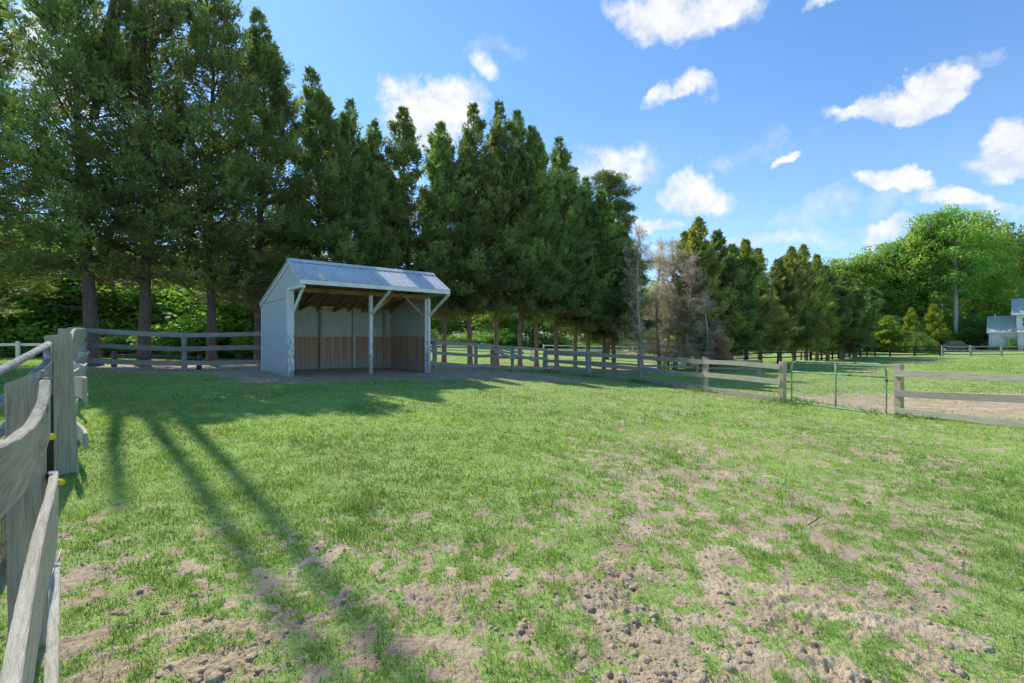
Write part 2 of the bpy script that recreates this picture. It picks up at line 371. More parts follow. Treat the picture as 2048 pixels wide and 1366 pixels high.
def brick():
    t = NT('red_brick_paving'); b = t.n('ShaderNodeTexBrick'); b.inputs['Scale'].default_value = 1; b.inputs['Brick Width'].default_value = .21; b.inputs['Row Height'].default_value = .1
    b.inputs['Mortar Size'].default_value = .006; b.inputs['Color1'].default_value = (.34, .13, .08, 1); b.inputs['Color2'].default_value = (.42, .19, .12, 1); b.inputs['Mortar'].default_value = (.1, .07, .05, 1)
    t.l(t.coord(rot=(0, 0, .7)), b.inputs['Vector']); n = t.noise(t.coord(), 20, 4)
    return t.bsdf(t.mix(t.math('MULTIPLY', n, .5), b.outputs[0], (.3, .2, .16)), .9, b.outputs[1], .3, .01)
M['brick'] = brick()

# ------------------------------------------------------------------ ground sheet
def build_ground():
    na = 1000; rr = np.concatenate([.55*np.exp(np.linspace(0, math.log(14/.55), 900)), 14*np.exp(np.linspace(0, math.log(40/14), 300))[1:], 40*np.exp(np.linspace(0, math.log(17.5), 80))[1:]]); nr = len(rr); aa = np.radians(np.linspace(-64, 64, na))
    rg, ag = np.meshgrid(rr, aa, indexing='ij')
    x = rg*np.sin(ag); y = rg*np.cos(ag)-.15
    g = mask(x, y); z = base_z(x, y)+micro(x, y, g)
    # rest of the circle, coarse
    nb = 60; rb = rr; ab = np.radians(np.linspace(64, 296, nb))
    rg2, ag2 = np.meshgrid(rb, ab, indexing='ij'); x2 = rg2*np.sin(ag2); y2 = rg2*np.cos(ag2)-.15
    g2 = mask(x2, y2); z2 = base_z(x2, y2)+micro(x2, y2, g2)
    z2[:, 0] = z[:, -1]; z2[:, -1] = z[:, 0]
    def quads(n, m, o):
        i = np.arange(n-1)[:, None]*m+np.arange(m-1)[None]+o
        return np.stack([i, i+m, i+m+1, i+1], -1).reshape(-1, 4)[:, ::-1]
    V = np.concatenate([np.stack([x, y, z], -1).reshape(-1, 3), np.stack([x2, y2, z2], -1).reshape(-1, 3)])
    Q = np.concatenate([quads(nr, na, 0), quads(nr, nb, nr*na)])
    # close the small disc below the camera
    V = np.concatenate([V, [[0, -.15, gz(0, -.15)]]]); c = len(V)-1
    ring = np.concatenate([np.arange(na), nr*na+np.arange(1, nb)]); nx = np.roll(ring, -1)
    X, Y = V[:, 0], V[:, 1]
    g = np.concatenate([g.ravel(), g2.ravel(), [1]])
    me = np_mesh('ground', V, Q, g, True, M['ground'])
    q = (X+16.2)*(-.666)+(Y-19)*.746
    lit = sstep(-3.4, -1.6, q)*sstep(3.2, 1.5, q)*sstep(13, 10, X)*sstep(-9, -5, X)
    a = me.attributes.new('litter', 'FLOAT', 'POINT'); a.data.foreach_set('value', lit.astype(np.float32))
    aa_ = (X-SA[0])*U2[0]+(Y-SA[1])*U2[1]; bb = (X-SA[0])*V2[0]+(Y-SA[1])*V2[1]
    dn = sstep(-3.2, -1.2, bb+.14*np.clip(aa_-5, -3, 9))*sstep(-2, 0, aa_)*sstep(13, 10, aa_)*sstep(5, 3, bb)
    dn = dn*.65*fbm(X*3, Y*3, 131, 3)*1.5
    dn = np.maximum(dn, .75*sstep(-1, 1.5, (X-15)*.64-(Y-36)*.77)*sstep(13, 9, (X-15)*.64-(Y-36)*.77)*sstep(18, 24, X)*sstep(62, 52, X))  # painted shade: darker band beside the second tree row
    a = me.attributes.new('dung_shade', 'FLOAT', 'POINT'); a.data.foreach_set('value', np.clip(dn, 0, .9).astype(np.float32))
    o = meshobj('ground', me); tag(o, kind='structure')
    return o
build_ground()

# ------------------------------------------------------------------ leaf clusters
def unit(v): return v/np.maximum(np.linalg.norm(v, axis=-1, keepdims=True), 1e-9)
def leaflets(B, D, N, L, W_, fold=.0):
    S = unit(np.cross(D, N)); L = L[:, None]; W_ = W_[:, None]
    m = B+D*L*.45
    v = np.stack([B, m+S*W_*.5, B+D*L, m-S*W_*.5], 1).reshape(-1, 3)
    f = np.arange(len(B)*4).reshape(-1, 4)
    return v, f
def sprays(rng, Pn, D, ln, k, ll, lw, tone, up=.5):
    n = len(Pn); D = unit(D)
    N = unit(np.array([0, 0, 1.])+rng.normal(0, up, (n, 3))); S = unit(np.cross(D, N)); N = np.cross(S, D)
    s = rng.uniform(0, 1, (n, k, 1)); sd = rng.choice([-1, 1], (n, k, 1)); ph = np.radians(rng.uniform(5, 62, (n, k, 1)))*(1.1-.5*s)
    B = Pn[:, None]+D[:, None]*s*ln[:, None, None]+S[:, None]*sd*rng.uniform(0, .12, (n, k, 1))*ln[:, None, None]
    d = unit(np.cos(ph)*D[:, None]+np.sin(ph)*sd*S[:, None]+rng.normal(0, .22, (n, k, 3)))
    L = ll*rng.uniform(.6, 1.25, (n, k))*(1.2-.5*s[..., 0]); Wd = lw*rng.uniform(.7, 1.3, (n, k))
    v, f = leaflets(B.reshape(-1, 3), d.reshape(-1, 3), np.repeat(N, k, 0), L.ravel(), Wd.ravel())
    t = np.clip(tone[:, None]+rng.normal(0, .12, (n, k))+.12*(s[..., 0]-.5), 0.0, 1)
    return v, f, t.ravel()
def cyl_wood(mb, pts, r0, r1, n=5):
    k = len(pts); mb.tube(pts, [r0+(r1-r0)*i/(k-1) for i in range(k)], n)

def make_conifer(seed, H, Rd, h0, nb, per, k=10, ll=.17, lw=.055, r0=.26, lean=(0, 0), peak=.18, top=.85, shadow_leaders=(), gap=0.0, dens_top=1.0, multi=1, bark='bark', fol='cypress', wob=.25, dead_low=14, brown=.07):
    rng = np.random.default_rng(seed); mb = MB()
    def axis(h): return np.array([lean[0]*h/H+wob*math.sin(h*.35+seed)*h/H, lean[1]*h/H+wob*math.cos(h*.3+seed*2)*h/H, h])
    hs = [-.3, 0, .25, .8]+list(np.linspace(1.6, H*.97, 12))
    rs = [r0*1.7, r0*1.45, r0*1.12, r0]+[r0*(1-.9*(h/H)) for h in np.linspace(1.6, H*.97, 12)]
    mb.tube([axis(h) for h in hs], rs, 10)
    for (pts, ra, rb) in shadow_leaders: cyl_wood(mb, pts, ra, rb, 7)
    tops = [(0, 0, 1.0)]
    for i in range(multi-1): 
        an = rng.uniform(0, 6.28); tops.append((math.cos(an)*Rd*.5, math.sin(an)*Rd*.5, rng.uniform(.72, .93)))
    PP = []; DD = []; LN = []; TN = []
    for b in range(nb):
        tp = tops[rng.integers(len(tops))]
        t = ((b+rng.random())/nb)**.95*.9; Ht = H*tp[2]; h = h0+(Ht-h0)*t
        if gap and .25 < t < .9 and rng.random() < gap: continue
        prof = (t/peak*.35+.65 if t < peak else ((1-t)/(1-peak))**top)+.02
        L = Rd*prof*rng.choice([rng.uniform(.55, .95), rng.uniform(.9, 1.28)]); az = rng.uniform(0, 2*math.pi)
        el = math.radians(-4+42*t+rng.normal(0, 9))
        st = axis(h)+np.array([tp[0], tp[1], 0])*sstep(.1, .8, np.array(t)); out = np.array([math.cos(az), math.sin(az), 0])
        m = 6; pts = []; p = st.copy(); e = el; side = rng.normal(0, .08)
        for j in range(m+1):
            pts.append(p.copy()); q = out*math.cos(e)+np.array([-out[1], out[0], 0])*side+np.array([0, 0, math.sin(e)]); p = p+q*L/m; e += math.radians(4.5 if t > .15 else rng.uniform(-3, 5))
        pts = np.array(pts); cyl_wood(mb, pts, max(.012, .014+.012*L), .006, 4)
        ns = int(per*(.35+.65*L/Rd)*(dens_top if t > .45 else 1))
        s = rng.uniform(.22, 1.0, ns)**.8; s = np.minimum(s, 1); fi = s*m; i0 = np.minimum(fi.astype(int), m-1); fr = (fi-i0)[:, None]
        c = pts[i0]*(1-fr)+pts[i0+1]*fr; dr = unit(pts[i0+1]-pts[i0])
        sid = np.array([-out[1], out[0], 0]); w = .24*L*np.sin(np.pi*np.clip(s*.85+.1, 0, 1)); off = rng.uniform(-1, 1, ns)
        c = c+sid*(off*w)[:, None]+dr*(-.25*np.abs(off)*w)[:, None]+rng.normal(0, 1, (ns, 3))*np.array([.05, .05, .09])*min(L, 1.5)
        d = unit(dr*1.0+sid*(off*.6)[:, None]+np.array([0, 0, .4])+rng.normal(0, .24, (ns, 3)))
        PP.append(c); DD.append(d); LN.append(rng.uniform(.26, .62, ns)*min(1, .32+.38*L))
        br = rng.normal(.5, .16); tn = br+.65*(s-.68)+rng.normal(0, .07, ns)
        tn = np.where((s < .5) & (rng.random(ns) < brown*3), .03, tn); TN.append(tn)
    for tp in tops:
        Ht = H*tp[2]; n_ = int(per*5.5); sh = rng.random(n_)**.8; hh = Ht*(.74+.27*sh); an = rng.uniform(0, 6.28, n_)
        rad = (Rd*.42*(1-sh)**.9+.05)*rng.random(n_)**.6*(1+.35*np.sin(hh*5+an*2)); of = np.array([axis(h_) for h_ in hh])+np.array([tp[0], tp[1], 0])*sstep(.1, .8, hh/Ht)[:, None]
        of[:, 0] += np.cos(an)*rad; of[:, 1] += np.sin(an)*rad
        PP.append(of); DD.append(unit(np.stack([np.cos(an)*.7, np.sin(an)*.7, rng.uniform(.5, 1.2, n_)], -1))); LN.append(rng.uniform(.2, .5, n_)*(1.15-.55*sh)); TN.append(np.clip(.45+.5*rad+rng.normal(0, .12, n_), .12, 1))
    for i in range(dead_low):
        h = rng.uniform(h0*.55, h0*1.25); az = rng.uniform(0, 6.28); st = axis(h); L = rng.uniform(.5, 2.0)
        pts = [st]; p = st.copy()
        for j in range(4):
            p = p+np.array([math.cos(az+.2*j), math.sin(az+.2*j), rng.uniform(-.15, .35)])*L/4; pts.append(p.copy())
        cyl_wood(mb, pts, .022, .006, 4)
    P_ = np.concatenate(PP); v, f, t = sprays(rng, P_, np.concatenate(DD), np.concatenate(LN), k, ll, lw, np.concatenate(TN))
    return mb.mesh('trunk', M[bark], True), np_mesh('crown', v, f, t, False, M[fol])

def make_decid(seed, H, Rc, h0, ncl=90, nl=130, leafs=.3, r0=.3, bark='bark', fol='decid', cl=1.5, lean=0, squash=1.0, gaps=.25):
    rng = np.random.default_rng(seed); mb = MB()
    zc = (H+h0)/2; az = (H-h0)/2
    def ax(h): return np.array([lean*h/H+.3*math.sin(h*.4+seed)*h/H, .3*math.cos(h*.33+seed)*h/H, h])
    hs = np.linspace(-.3, H*.85, 12); mb.tube([ax(h) for h in hs], [r0*(1.35 if h < .2 else 1-.85*h/H) for h in hs], 8)
    u = unit(rng.normal(0, 1, (ncl, 3))); rad = rng.uniform(.35, 1, ncl)**.5
    lob = 1+.22*np.sin(3*np.arctan2(u[:, 1], u[:, 0])+seed)+.15*rng.normal(0, 1, ncl)
    C = u*rad[:, None]*lob[:, None]*np.array([Rc, Rc, az])*np.array([1, 1, .95]); C[:, 2] = C[:, 2]+zc
    w = np.clip(1.15-.5*((C[:, 2]-h0)/(H-h0)), .5, 1.1); C[:, :2] *= w[:, None]
    C[:, 2] = np.minimum(C[:, 2], H-.25*cl)
    for c in C:
        hb = max(h0*.7, c[2]-rng.uniform(.25, .6)*np.hypot(c[0], c[1])-.8); st = ax(min(hb, H*.8)); mid = (st+c)/2+np.array([0, 0, -.25])+rng.normal(0, .2, 3)
        cyl_wood(mb, [st, mid, c], .045*math.sqrt(r0/.3)*1.2, .015, 4)
    n = ncl*nl; ci = np.repeat(np.arange(ncl), nl); sz = (cl*rng.uniform(.6, 1.25, ncl))[ci]
    v = unit(rng.normal(0, 1, (n, 3)))*rng.uniform(.2, 1, (n, 1))**.45; v[:, 2] *= .62
    B = C[ci]+v*sz[:, None]
    D = unit(v*.8+rng.normal(0, .6, (n, 3))+np.array([0, 0, -.25])); N = unit(np.array([0, 0, 1.])+rng.normal(0, .55, (n, 3))+.6*v)
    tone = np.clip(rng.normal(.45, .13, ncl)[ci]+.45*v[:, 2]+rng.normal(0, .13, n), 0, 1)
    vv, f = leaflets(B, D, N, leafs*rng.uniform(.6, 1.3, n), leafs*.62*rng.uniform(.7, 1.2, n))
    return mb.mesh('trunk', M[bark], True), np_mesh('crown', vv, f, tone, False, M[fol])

def tree(name, meshes, x, y, label, cat, group=None, rz=0, s=(1, 1, 1), sink=.05, fol=None):
    r = empty(name, (x, y, gz(x, y)-sink), label, cat, group)
    PW[r.name] = Matrix.LocRotScale(Vector((x, y, gz(x, y)-sink)), Quaternion((0, 0, 1), rz), Vector(s)); r.matrix_basis = PW[r.name]
    for nm, me in zip(('trunk', 'crown'), meshes):
        o = bpy.data.objects.new(nm, me); COL.objects.link(o); o.parent = r
        if nm == 'crown' and fol: 
            o.material_slots[0].link = 'OBJECT'; o.material_slots[0].material = M[fol]
    return r
def copy_tree(src, name, x, y, label, group=None, rz=0, s=(1, 1, 1), sink=.05, fol=None):
    r = src.copy(); r.name = name; COL.objects.link(r); r['label'] = label
    if group: r['group'] = group
    elif 'group' in r: del r['group']
    r.matrix_basis = Matrix.LocRotScale(Vector((x, y, gz(x, y)-sink)), Quaternion((0, 0, 1), rz), Vector(s))
    for ch in list(src.children):
        c = ch.copy(); COL.objects.link(c); c.parent = r
        if fol and c.name.startswith('crown'):
            c.material_slots[0].link = 'OBJECT'; c.material_slots[0].material = M[fol]
    return r

def xd(px, d): return (px-1024)/F*d
# --- tall cypress row behind the back fence
CG = 'tall evergreen cypresses in the row behind the back fence'
def shadow_leader(bx, by, top, x0, y0, g, zs, r0, r1, x1=None, y1=None):  # unseen bare stems above the frame, added to cast stripe shadows on the lawn
    x1 = x0 if x1 is None else x1; y1 = y0 if y1 is None else y1
    pts = []
    for i, z in enumerate(zs): 
        k = min(1, i/2); q = max(0, (z-16)/8); pts.append(((x0+(x1-x0)*q-bx)*k+.03*math.sin(z), (y0+(y1-y0)*q-by)*k+.03*math.cos(z*1.3), z))
    return (pts, r0, r1)
t1x, t1y = xd(186, 19.0), 19.0
m1 = make_conifer(1, 15.6, 3.6, 3.6, 190, 46, 11, .2, .055, .26, lean=(-1.0, .2), gap=.32, dens_top=.8, peak=.2, top=.5,
    shadow_leaders=[shadow_leader(t1x, t1y, 0, -16.0, 19.1, 0, [11, 13, 15, 18, 20.6], .16, .06), shadow_leader(t1x, t1y, 0, -15.84, 19.57, 0, [10, 13, 16, 20, 24.3], .16, .055, -15.8, 19.87)])
T1 = tree('cypress_tree', m1, t1x, t1y, 'tall cypress with thick leaning grey trunk behind the corner post of the fence', 'tree', CG)
m2 = make_conifer(2, 16.4, 3.5, 3.4, 190, 48, 11, .2, .055, .235, lean=(.2, .2), gap=.25, dens_top=.8, peak=.2, top=.5,
    shadow_leaders=[shadow_leader(xd(287, 20), 20, 0, -15.27, 19.57, 0, [11, 13.5, 16, 20, 24.6], .16, .055, -15.4, 19.8)])
T2 = tree('cypress_tree', m2, xd(287, 20.0), 20.0, 'tall cypress with a straight dark trunk and a low side limb behind the log rail', 'tree', CG)
m3 = make_conifer(3, 17.4, 3.4, 3.2, 200, 48, 11, .2, .055, .215, gap=.22, dens_top=.85, peak=.2, top=.55)
T3 = tree('cypress_tree', m3, xd(423, 22.0), 22.0, 'tall cypress with a straight trunk midway between the log rail and the shelter', 'tree', CG)
m4 = make_conifer(4, 17.9, 3.1, 3.2, 170, 62, 10, .21, .055, .26, peak=.15, top=.78)
T4 = tree('cypress_tree', m4, xd(520, 24.3), 24.3, 'tallest full cypress, its trunk hidden just left of the shelter wall', 'tree', CG)
m5 = make_conifer(5, 15.8, 3.0, 3.2, 150, 62, 10, .21, .055, .22, peak=.15, top=.85)
m6 = make_conifer(6, 16.4, 3.0, 3.4, 190, 58, 9, .24, .062, .17, peak=.12, top=.75, multi=3, bark='bark_red')
m7 = make_conifer(7, 15.2, 2.8, 3.2, 170, 58, 9, .24, .062, .16, peak=.12, top=.78, multi=2, bark='bark_red')
T5 = tree('cypress_tree', m5, xd(632, 26.0), 26.0, 'pointed cypress rising behind the left end of the shelter roof', 'tree', CG)
row = [
 (T5, 697, 27.2, .93, .95, 'narrow pointed cypress behind the middle of the shelter roof'),
 (T5, 742, 28.2, .9, .9, 'second, shorter pointed cypress behind the middle of the shelter roof'),
 (None, 812, 29.0, .99, 1.05, 'broad cypress rising behind the right end of the shelter roof', m6),
 (None, 868, 30.0, .93, .9, 'cypress with reddish trunk just clear of the right post of the shelter', m7),
]
_p6 = tree('cypress_tree', m6, xd(812, 29), 29.0, row[2][5], 'tree', CG, rz=.4, s=(1.08, 1.08, .93))
_p7 = tree('cypress_tree', m7, xd(888, 30.3), 30.3, row[3][5], 'tree', CG, rz=1)
copy_tree(T5, 'cypress_tree', xd(697, 27.2), 27.2, row[0][5], CG, 1.9, (.92, .92, .93))
copy_tree(T5, 'cypress_tree', xd(742, 28.2), 28.2, row[1][5], CG, 3.6, (.88, .88, .9))
for src, px, d, hz, wz, lab in [
 (_p6, 940, 31.0, 1.02, 1.0, 'cypress with bare reddish lower trunk, second to the right of the shelter'),
 (_p6, 993, 32.3, 1.08, .95, 'tall cypress whose trunk stands behind the broken stretch of fence rails'),
 (_p7, 1040, 33.3, 1.16, 1.0, 'cypress with forked side limb right of the broken fence rails'),
 (_p6, 1073, 34.3, 1.0, .95, 'cypress with two close reddish stems behind the back corner of the paddock'),
 (_p7, 1113, 35.3, 1.1, 1.05, 'cypress with thick flared trunk right of the back corner of the paddock'),
 (_p6, 1150, 36.6, .93, .95, 'cypress with slender reddish trunk left of the pale fence post'),
 (_p7, 1176, 37.6, .98, 1.0, 'cypress with slender trunk directly behind the pale fence post'),
 (_p7, 1207, 38.8, .86, 1.0, 'lower cypress with thin trunk, second from the right end of the tall row'),
 (_p6, 1228, 37.4, .70, 1.05, 'short wide cypress with straight trunk at the right end of the tall row')]:
    copy_tree(src, 'cypress_tree', xd(px, d), d, lab, CG, px*.37, (wz, wz, hz))
# left of the frame edge
copy_tree(T3, 'cypress_tree', xd(-70, 18.6), 18.6, 'sparse cypress crown reaching in from beyond the left edge', CG, 2.0, (.95, .95, .9))

# --- second row, beyond the second paddock
SG = 'shorter cypresses in the second row beyond the small paddock'
m8 = make_conifer(8, 11.2, 2.5, 1.4, 150, 60, 8, .25, .075, .19, peak=.1, top=.75, multi=3, bark='bark_red', fol='cypress_lit', brown=.05)
m9 = make_conifer(9, 10.7, 2.6, 1.4, 150, 60, 8, .25, .075, .2, peak=.1, top=.75, multi=3, bark='bark_red', fol='cypress', brown=.05)
A8 = tree('cypress_tree', m8, xd(1404, 36.5), 36.5, 'shorter green cypress beside the dead grey trees, first of the second row', 'tree', SG, s=(1, 1, 1.02))
A9 = tree('cypress_tree', m9, xd(1432, 39), 39.0, 'dark cypress with twin tops just right of the dead grey trees', 'tree', SG, s=(1, 1, 1.02))
for src, px, d, hz, wz, fol, lab in [
 (A9, 1462, 39.5, .93, 1.0, None, 'dark cypress left of the wooden gate post, in the second row'),
 (A8, 1492, 42, .97, 1.0, None, 'sunlit yellow tipped cypress behind the gate side rails, in the second row'),
 (A8, 1520, 43.5, .92, .95, None, 'sunlit yellow tipped cypress straight behind the left gate post'),
 (A9, 1559, 48, .95, 1.05, None, 'cypress with narrow top over the left half of the green gate'),
 (A8, 1588, 50, 1.06, 1.0, None, 'cypress with ragged twin peaks over the left half of the green gate'),
 (A8, 1612, 52, 1.12, 1.0, None, 'tallest peaked cypress of the second row, above the middle of the gate'),
 (A8, 1634, 55, 1.08, 1.0, None, 'sunlit yellowish cypress beside the darkest tree of the second row'),
 (A9, 1655, 57, 1.04, 1.0, None, 'brownish lit cypress next to the darkest tree of the second row'),
 (A9, 1684, 59, .98, 1.15, None, 'dark cypress next to last at the right end of the second row'),
 (A9, 1710, 62, .93, 1.2, None, 'darkest cypress ending the second row on the right')]:
    copy_tree(src, 'cypress_tree', xd(px, d), d, lab, SG, px*.53, (wz, wz, hz), fol=fol)

# --- dead trees between the rows
def make_dead(seed, H, Rd, h0, nb, tw, r0=.16, leafy=0, up=30, fine=.011, fol='dead_twig'):
    rng = np.random.default_rng(seed); mb = MB()
    def ax(h): return np.array([.15*math.sin(h*.4+seed), .15*math.cos(h*.5+seed), h])
    hs = np.linspace(-.2, H, 12); mb.tube([ax(h) for h in hs], [r0*(1.3 if h < .2 else 1-.92*h/H) for h in hs], 7)
    PP = []; DD = []; LN = []; TN = []
    for b in range(nb):
        t = rng.random(); h = h0+(H-h0)*t*.97; L = Rd*(1-t)**.6*rng.uniform(.5, 1.1)+.3; az = rng.uniform(0, 6.28)
        e = math.radians(rng.normal(up*.3+up*t*1.3, 12)); out = np.array([math.cos(az), math.sin(az), 0]); p = ax(h); pts = [p.copy()]
        for j in range(6):
            p = p+(out*math.cos(e)+np.array([0, 0, math.sin(e)])+rng.normal(0, .1, 3))*L/6; e += math.radians(5); pts.append(p.copy())
        pts = np.array(pts); cyl_wood(mb, pts, .012+.009*L, .004, 4)
        ns = int(tw*L/Rd)+3; s = rng.uniform(.15, 1, ns); fi = s*6; i0 = np.minimum(fi.astype(int), 5); fr = (fi-i0)[:, None]
        c = pts[i0]*(1-fr)+pts[i0+1]*fr; dr = unit(pts[i0+1]-pts[i0]); d = unit(dr+rng.normal(0, .55, (ns, 3))+np.array([0, 0, .1]))
        PP.append(c); DD.append(d); LN.append(rng.uniform(.35, .9, ns)*(.5+.25*L)); TN.append(rng.normal(.5, .15, ns))
    v, f, t = sprays(rng, np.concatenate(PP), np.concatenate(DD), np.concatenate(LN), 9, .34, fine*2.6, np.concatenate(TN))
    return mb.mesh('trunk', M['bark_dead'], True), np_mesh('twigs', v, f, t, False, M[fol])
DG = 'dead grey trees between the two cypress rows'
def dtree(ms, px, d, lab, s=(1, 1, 1), rz=0):
    r = tree('dead_tree', ms, xd(px, d), d, lab, 'dead tree', DG, rz, s)
    for c in r.children:
        if c.name.startswith('crown'): c.name = 'twigs'
    return r
md1 = make_dead(21, 10.8, 2.3, .9, 80, 13, .17, fine=.009)
md2 = make_dead(22, 11.0, 2.3, .4, 80, 13, .14, fine=.011)
dtree(md1, 1279, 35.0, 'bare dead tree with one straight pale trunk just right of the cypress row', (1, 1, .98))
D2 = dtree(md2, 1318, 37.5, 'dead tree with dense tangled grey twigs behind the straight pale trunk', (1.15, 1.15, .93))
for px, d, s, lab in [(1350, 36.5, (1.35, 1.35, .9), 'greyest twiggy dead tree with a pointed top in the middle of the dead group'),
                      (1380, 35.0, (1.2, 1.2, .76), 'brownish twiggy dead tree beside the first green cypress of the second row'),
                      (1332, 39.5, (1.4, 1.4, .72), 'low twiggy dead tree at the back of the dead group'),
                      (1412, 33.8, (1.0, 1.0, .5), 'low leaning dead tree under the first green cypress')]:
    c = copy_tree(D2, 'dead_tree', xd(px, d), d, lab, DG, px*.3, s)
mr = make_dead(25, 3.0, 1.7, .2, 60, 26, .05, fine=.02, fol='rusty_twig')
rr_ = tree('rusty_bush', mr, xd(1436, 33.5), 33.5, 'low rust brown dying bush at the foot of the dark cypresses', 'bush', None, 0, (.62, .62, .8))
for c in rr_.children:
    if c.name.startswith('crown'): c.name = 'twigs'

# --- tall pine
def make_pine(seed):
    rng = np.random.default_rng(seed); mb = MB(); H = 21.0
    def ax(h): return np.array([.5*math.sin(h*.18)+.03*h, .2*math.cos(h*.3), h])
    hs = np.linspace(-.3, H*.96, 14); mb.tube([ax(h) for h in hs], [.36*(1-.8*h/H) for h in hs], 9)
    PP = []; DD = []; LN = []; TN = []
    for b in range(46):
        h = rng.uniform(8.5, H); t = (h-8.5)/(H-8.5); L = (3.6*(1-t)**.6+.8)*rng.uniform(.55, 1.1); az = rng.uniform(0, 6.28); e = math.radians(rng.uniform(5, 35)+20*t)
        out = np.array([math.cos(az), math.sin(az), 0]); p = ax(h); pts = [p.copy()]
        for j in range(5):
            p = p+(out*math.cos(e)+np.array([0, 0, math.sin(e)])+rng.normal(0, .12, 3))*L/5; pts.append(p.copy())
        cyl_wood(mb, pts, .035+.015*L, .012, 5)
        for q in range(4+int(L*1.6)):
            s = rng.uniform(.5, 1.02); c0 = np.array(pts[0])*(1-s)+np.array(pts[-1])*s+rng.normal(0, .45, 3)*np.array([1, 1, .45])
            n = 42; v = unit(rng.normal(0, 1, (n, 3)))*rng.uniform(.3, 1, (n, 1))*np.array([.65, .65, .32])
            PP.append(c0+v); DD.append(unit(v+np.array([0, 0, .5])+rng.normal(0, .3, (n, 3)))); LN.append(np.full(n, .3)); TN.append(rng.normal(.5, .12)+.35*v[:, 2]+rng.normal(0, .08, n))
    v, f, t = sprays(rng, np.concatenate(PP), np.concatenate(DD), np.concatenate(LN), 7, .3, .045, np.concatenate(TN), 1.0)
    return mb.mesh('trunk', M['bark'], True), np_mesh('crown', v, f, t, False, M['pine'])
tree('pine_tree', make_pine(31), xd(1214, 52), 52.0, 'tall pine with open layered crown rising above the right end of the cypress row', 'tree', None, .6, (1.0, 1.0, .94))

# --- deciduous woods
q1 = make_decid(41, 12, 3.8, 1.2, 100, 85, .34, .2, fol='decid', cl=1.25)
q2 = make_decid(42, 11, 4.0, .6, 105, 85, .32, .18, fol='decid', cl=1.2)
q3 = make_decid(43, 24, 5.6, 5.0, 115, 115, .52, .38, bark='bark', fol='decid', cl=1.9)
q4 = make_decid(44, 27, 5.2, 8.0, 100, 110, .48, .42, bark='bark_pale', fol='decid', cl=1.75, gaps=.4)
q5 = make_decid(45, 20, 6.0, 2.0, 130, 110, .52, .3, fol='decid_deep', cl=1.9)
q6 = make_decid(46, 3.0, 1.7, .1, 50, 90, .18, .06, fol='decid_deep', cl=.6)
LWG = 'leafy trees of the wood behind the tall cypress row'
LW = 'bright green leafy tree of the wood seen below the cypress crowns'
rng = np.random.default_rng(5)
first = None
spots = []
for i in range(15):
    px = -60+i*46; d = 33+rng.uniform(-2, 5); spots.append((px+rng.uniform(-12, 12), d, rng.uniform(.62, .85), rng.uniform(.9, 1.15), i % 2))
for i in range(11):
    px = -60+i*66; d = 49+rng.uniform(-4, 6); spots.append((px+rng.uniform(-15, 15), d, rng.uniform(.8, 1.0), rng.uniform(1.1, 1.4), (i+1) % 2))
protoA = tree('leafy_tree', q1, xd(spots[0][0], spots[0][1]), spots[0][1], LW, 'tree', LWG, 0, (1, 1, spots[0][2]))
protoB = tree('leafy_tree', q2, xd(spots[1][0], spots[1][1]), spots[1][1], LW, 'tree', LWG, 0, (1, 1, spots[1][2]))
for i, (px, d, sz, sw, k) in enumerate(spots[2:]):
    copy_tree((protoA, protoB)[k], 'leafy_tree', xd(px, d), d, LW, LWG, i*1.3, (sw, sw, sz))
RW = 'leafy tree far behind the white fence, seen between the reddish cypress trunks'; RWG = 'leafy trees far behind the white fence'
for i in range(26):
    px = 700+i*38+rng.uniform(-14, 14); d = rng.uniform(74, 98)
    copy_tree((protoA, protoB)[i % 2], 'leafy_tree', xd(px, d), d, RW, RWG, i*2.1, (1.3, 1.3, rng.uniform(.85, 1.1)))
NG = 'tall leafy trees of the wood on the right'
p3 = tree('leafy_tree', q3, xd(1670, 100), 100.0, 'rounded leafy tree emerging just right of the darkest cypress', 'tree', NG, 0, (.95, .95, .78))
p4 = tree('leafy_tree', q4, xd(1911, 92), 92.0, 'tallest leafy tree of the wood, with a thick pale trunk left of the house', 'tree', NG, 0, (1.05, 1.05, 1.03))
p5 = tree('leafy_tree', q5, xd(1700, 105), 105.0, 'dense leafy tree at the left end of the right hand wood', 'tree', NG, 0, (1, 1, .9))
for src, px, d, hz, wz, lab in [
 (p3, 1728, 98, .80, .95, 'bright leafy tree above the blue bin, left part of the wood'),
 (p3, 1768, 101, .92, 1.05, 'bright leafy tree above the yellow green bushes'),
 (p5, 1800, 104, 1.02, .9, 'dense leafy tree behind the weeping willow'),
 (p4, 1822, 98, .86, 1.0, 'slim open crowned leafy tree with grey trunk above the willow'),
 (p3, 1852, 96, 1.12, .95, 'leafy tree with thin dark trunk left of the pale trunk'),
 (p4, 1880, 97, 1.0, .95, 'high open crowned leafy tree just left of the pale trunk'),
 (p3, 1946, 98, 1.17, 1.05, 'high leafy tree between the pale trunk and the house'),
 (p5, 1975, 102, 1.22, .9, 'dense leafy tree rising over the left wing of the house'),
 (p3, 2010, 106, 1.15, 1.05, 'leafy tree right behind the lower roof of the house'),
 (p5, 2050, 110, 1.15, 1.0, 'dark leafy tree over the upper roof of the house'),
 (p5, 1745, 112, .95, 1.0, 'leafy tree deep in the wood between the bushes and the sky'),
 (p5, 1890, 112, 1.1, 1.0, 'leafy tree deep in the wood behind the pickup truck'),
 (p5, 2095, 108, 1.1, 1.0, 'leafy tree at the right end of the wood, beyond the house'),
 (p3, 2130, 112, .95, 1.0, 'leafy tree beyond the right frame edge, past the house'),
 (p5, 1640, 112, .78, 1.0, 'leafy tree peeping over the second cypress row')]:
    copy_tree(src, 'leafy_tree', xd(px, d), d, lab, NG, px*.61, (wz, wz, hz))
